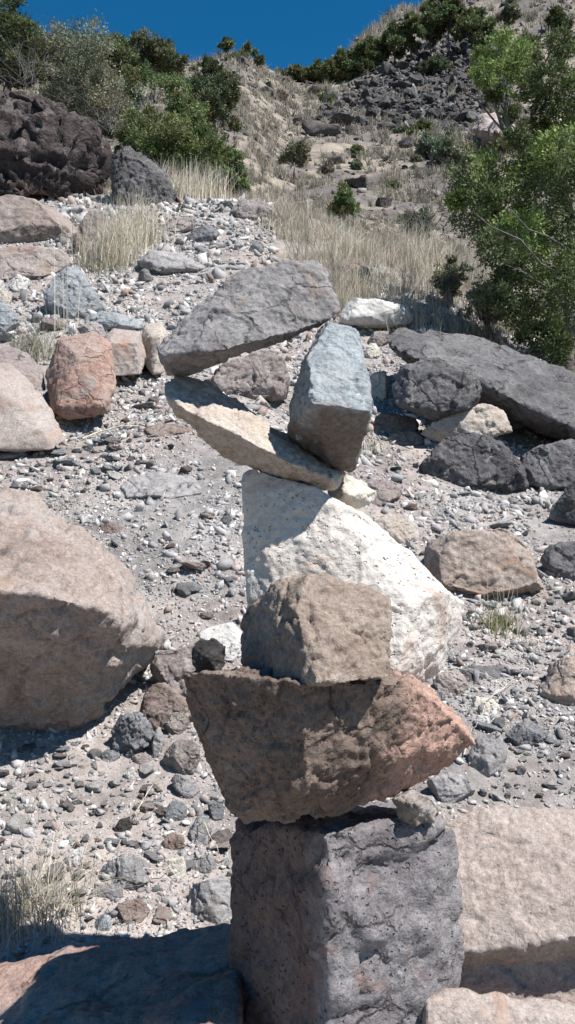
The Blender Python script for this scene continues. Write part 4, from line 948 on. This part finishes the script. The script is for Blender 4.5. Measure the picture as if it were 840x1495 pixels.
tuft(500, 420, 8.2, 180, 50, 60, 'drooping dry grass over the brownish mound boulder', 1.0, .5, STRAW * .75, 21)

def stalk(a, b, label, up=.02, rad=.0022):
    P0, P1 = [np.array(at_px(*p, 1.0)) for p in (a, b)]
    r = np.random.default_rng(int(a[0] + b[1])); pts = []
    for t in np.linspace(0, 1, 7):
        x, d = P0 * (1 - t) + P1 * t + r.normal(size=2) * .008
        pts.append((x, d, gz(x, d) + .012 + up * math.sin(math.pi * t)))
    o = link('dry_stalk', raw_mesh('dry_stalk', *tube(pts, np.linspace(rad, rad * .5, 7), 5), M['pale_stalk'], smooth=True))
    tag(o, label, 'twig', 'dry stalks lying on the gravel')
M['pale_stalk'] = rock_mat('pale_stalk', (.62, .55, .42), (.74, .66, .52), (.8, .74, .6), unit=1.5, speck=0)
stalk((120, 642), (205, 628), 'long pale stick lying left of the thin flat brown slab', .03, .006)
stalk((205, 628), (330, 600), 'thin pale twig between the red cracked boulder and the dark red-brown rock', .02, .004)
stalk((655, 1082), (745, 1120), 'straw stalk lying just above the smooth tan boulder', .02)
stalk((680, 1110), (700, 1060), 'short straw stalk near the flat grey rock', .03)
stalk((640, 985), (720, 1000), 'straw stalk crossing the small pinkish stone', .03)
stalk((700, 1050), (760, 1000), 'bent straw stalk above the little white stone', .04)
stalk((195, 1205), (235, 1150), 'thin stalk beside the lone dark stone', .03)
stalk((180, 1285), (265, 1288), 'two-tone straw stalk lying across the wide grey stone', .03)
stalk((285, 1225), (318, 1265), 'curled straw blade beside the upright pale grey stone', .06)
stalk((775, 880), (838, 868), 'straw stalk on the gravel right of the green tuft', .02)

def grass_field(name, label, n, sampler, h, wid, seed, tone=1.0):
    r = np.random.default_rng(seed); b, hg, wd = [], [], []
    x, d = sampler(r, n)
    z = ground(x, d)
    hg = h(d) * r.uniform(.35, 1.05, len(x)) * np.clip(1 + 1.1 * fbm(np.stack([x, d, 0 * x], 1) * 2.3, 3, 8), .35, 1.5)
    cl = STRAW[r.integers(0, 4, len(x))] * r.uniform(.75, 1.2, (len(x), 1)) * tone * (.85 + .4 * np.clip(fbm(np.stack([x, d, 0 * x], 1) * 1.1, 3, 5), -.6, .6))[:, None]
    o = link(name, raw_mesh(name, *_tri(blades(np.stack([x, d, z - .02], 1), hg, wid(d), np.abs(r.normal(0, .55, len(x))), cl, r))))
    return tag(o, label, 'grass', None, 'stuff')
def ridge_s(r, n):
    nt = 180
    px = r.uniform(380, 900, nt); dd = np.where(r.random(nt) < .5, r.uniform(9.0, 12.8, nt), r.uniform(8.2, 12.0, nt))
    ok = (px > 400 + (11 - dd) * 30) & ((px < 760) | (dd > 9.5)) 
    px, dd = px[ok], dd[ok]; k = r.integers(0, len(px), n)
    x = (px[k] - CX) / F * dd[k] + r.normal(0, .10, n); return x, dd[k] + r.normal(0, .10, n)
grass_field('ridge_grass', 'tall straw grass covering the ridge behind the cairn', 15000, ridge_s, lambda d: .38 + 0 * d, lambda d: .004 + 0 * d, 31)
def hill_s(r, n):
    nt = 17000
    dd = np.exp(r.uniform(math.log(13), math.log(95), nt)); u = r.uniform(-.34, .36, nt); x = u * dd
    P = np.stack([x, dd, 0 * x], 1); keep = r.random(nt) < np.clip(.45 + 1.1 * fbm(P * .25, 4, 31), .08, 1)
    px = CX + u * F; keep &= ~((px > 490) & (px < 700) & (dd > 44) & (dd < 66) & (r.random(nt) < .85))
    dd, x = dd[keep], x[keep]; k = r.integers(0, len(dd), n)
    m = dd[k] / F
    return x[k] + r.normal(0, 2.2, n) * m, dd[k] + r.normal(0, 2.2, n) * m
grass_field('hillside_grass', 'short straw grass over the far hillside', 200000, hill_s, lambda d: 9.5 * d / F + .05, lambda d: .75 * d / F, 33, .68)

# ------------------------------------------------------------------ light, sky, camera
S = Vector((0.46, -0.28, 0.86)).normalized()
sun = bpy.data.lights.new('sun', 'SUN'); sun.energy = 5.0; sun.angle = math.radians(.53); sun.color = (1, .965, .925)
so = bpy.data.objects.new('sun', sun); col.objects.link(so); so.rotation_euler = S.to_track_quat('Z', 'Y').to_euler()
w = bpy.data.worlds.new('World'); sc.world = w; w.use_nodes = True
nt = w.node_tree; bg = nt.nodes['Background']
sky = nt.nodes.new('ShaderNodeTexSky'); sky.sky_type = 'NISHITA'; sky.sun_disc = False
sky.sun_elevation = math.asin(S.z); sky.sun_rotation = math.atan2(S.x, S.y)
sky.altitude = 2200; sky.air_density = 1.0; sky.dust_density = .2; sky.ozone_density = 2.5
hs = nt.nodes.new('ShaderNodeHueSaturation'); hs.inputs['Saturation'].default_value = 1.38; hs.inputs['Value'].default_value = 1.55; hs.inputs['Hue'].default_value = .492
nt.links.new(sky.outputs[0], hs.inputs['Color']); nt.links.new(hs.outputs[0], bg.inputs['Color'])
bg.inputs['Strength'].default_value = .044
cam = bpy.data.cameras.new('camera'); co_ = bpy.data.objects.new('camera', cam); col.objects.link(co_)
cam.sensor_fit = 'VERTICAL'; cam.angle = 2 * math.atan(747.5 / F); cam.clip_end = 2000; cam.clip_start = .05
co_.rotation_euler = (math.pi / 2, 0, 0); sc.camera = co_
sc.view_settings.view_transform = 'Standard'; sc.view_settings.look = 'None'; sc.view_settings.exposure = 0.75; sc.view_settings.gamma = 1
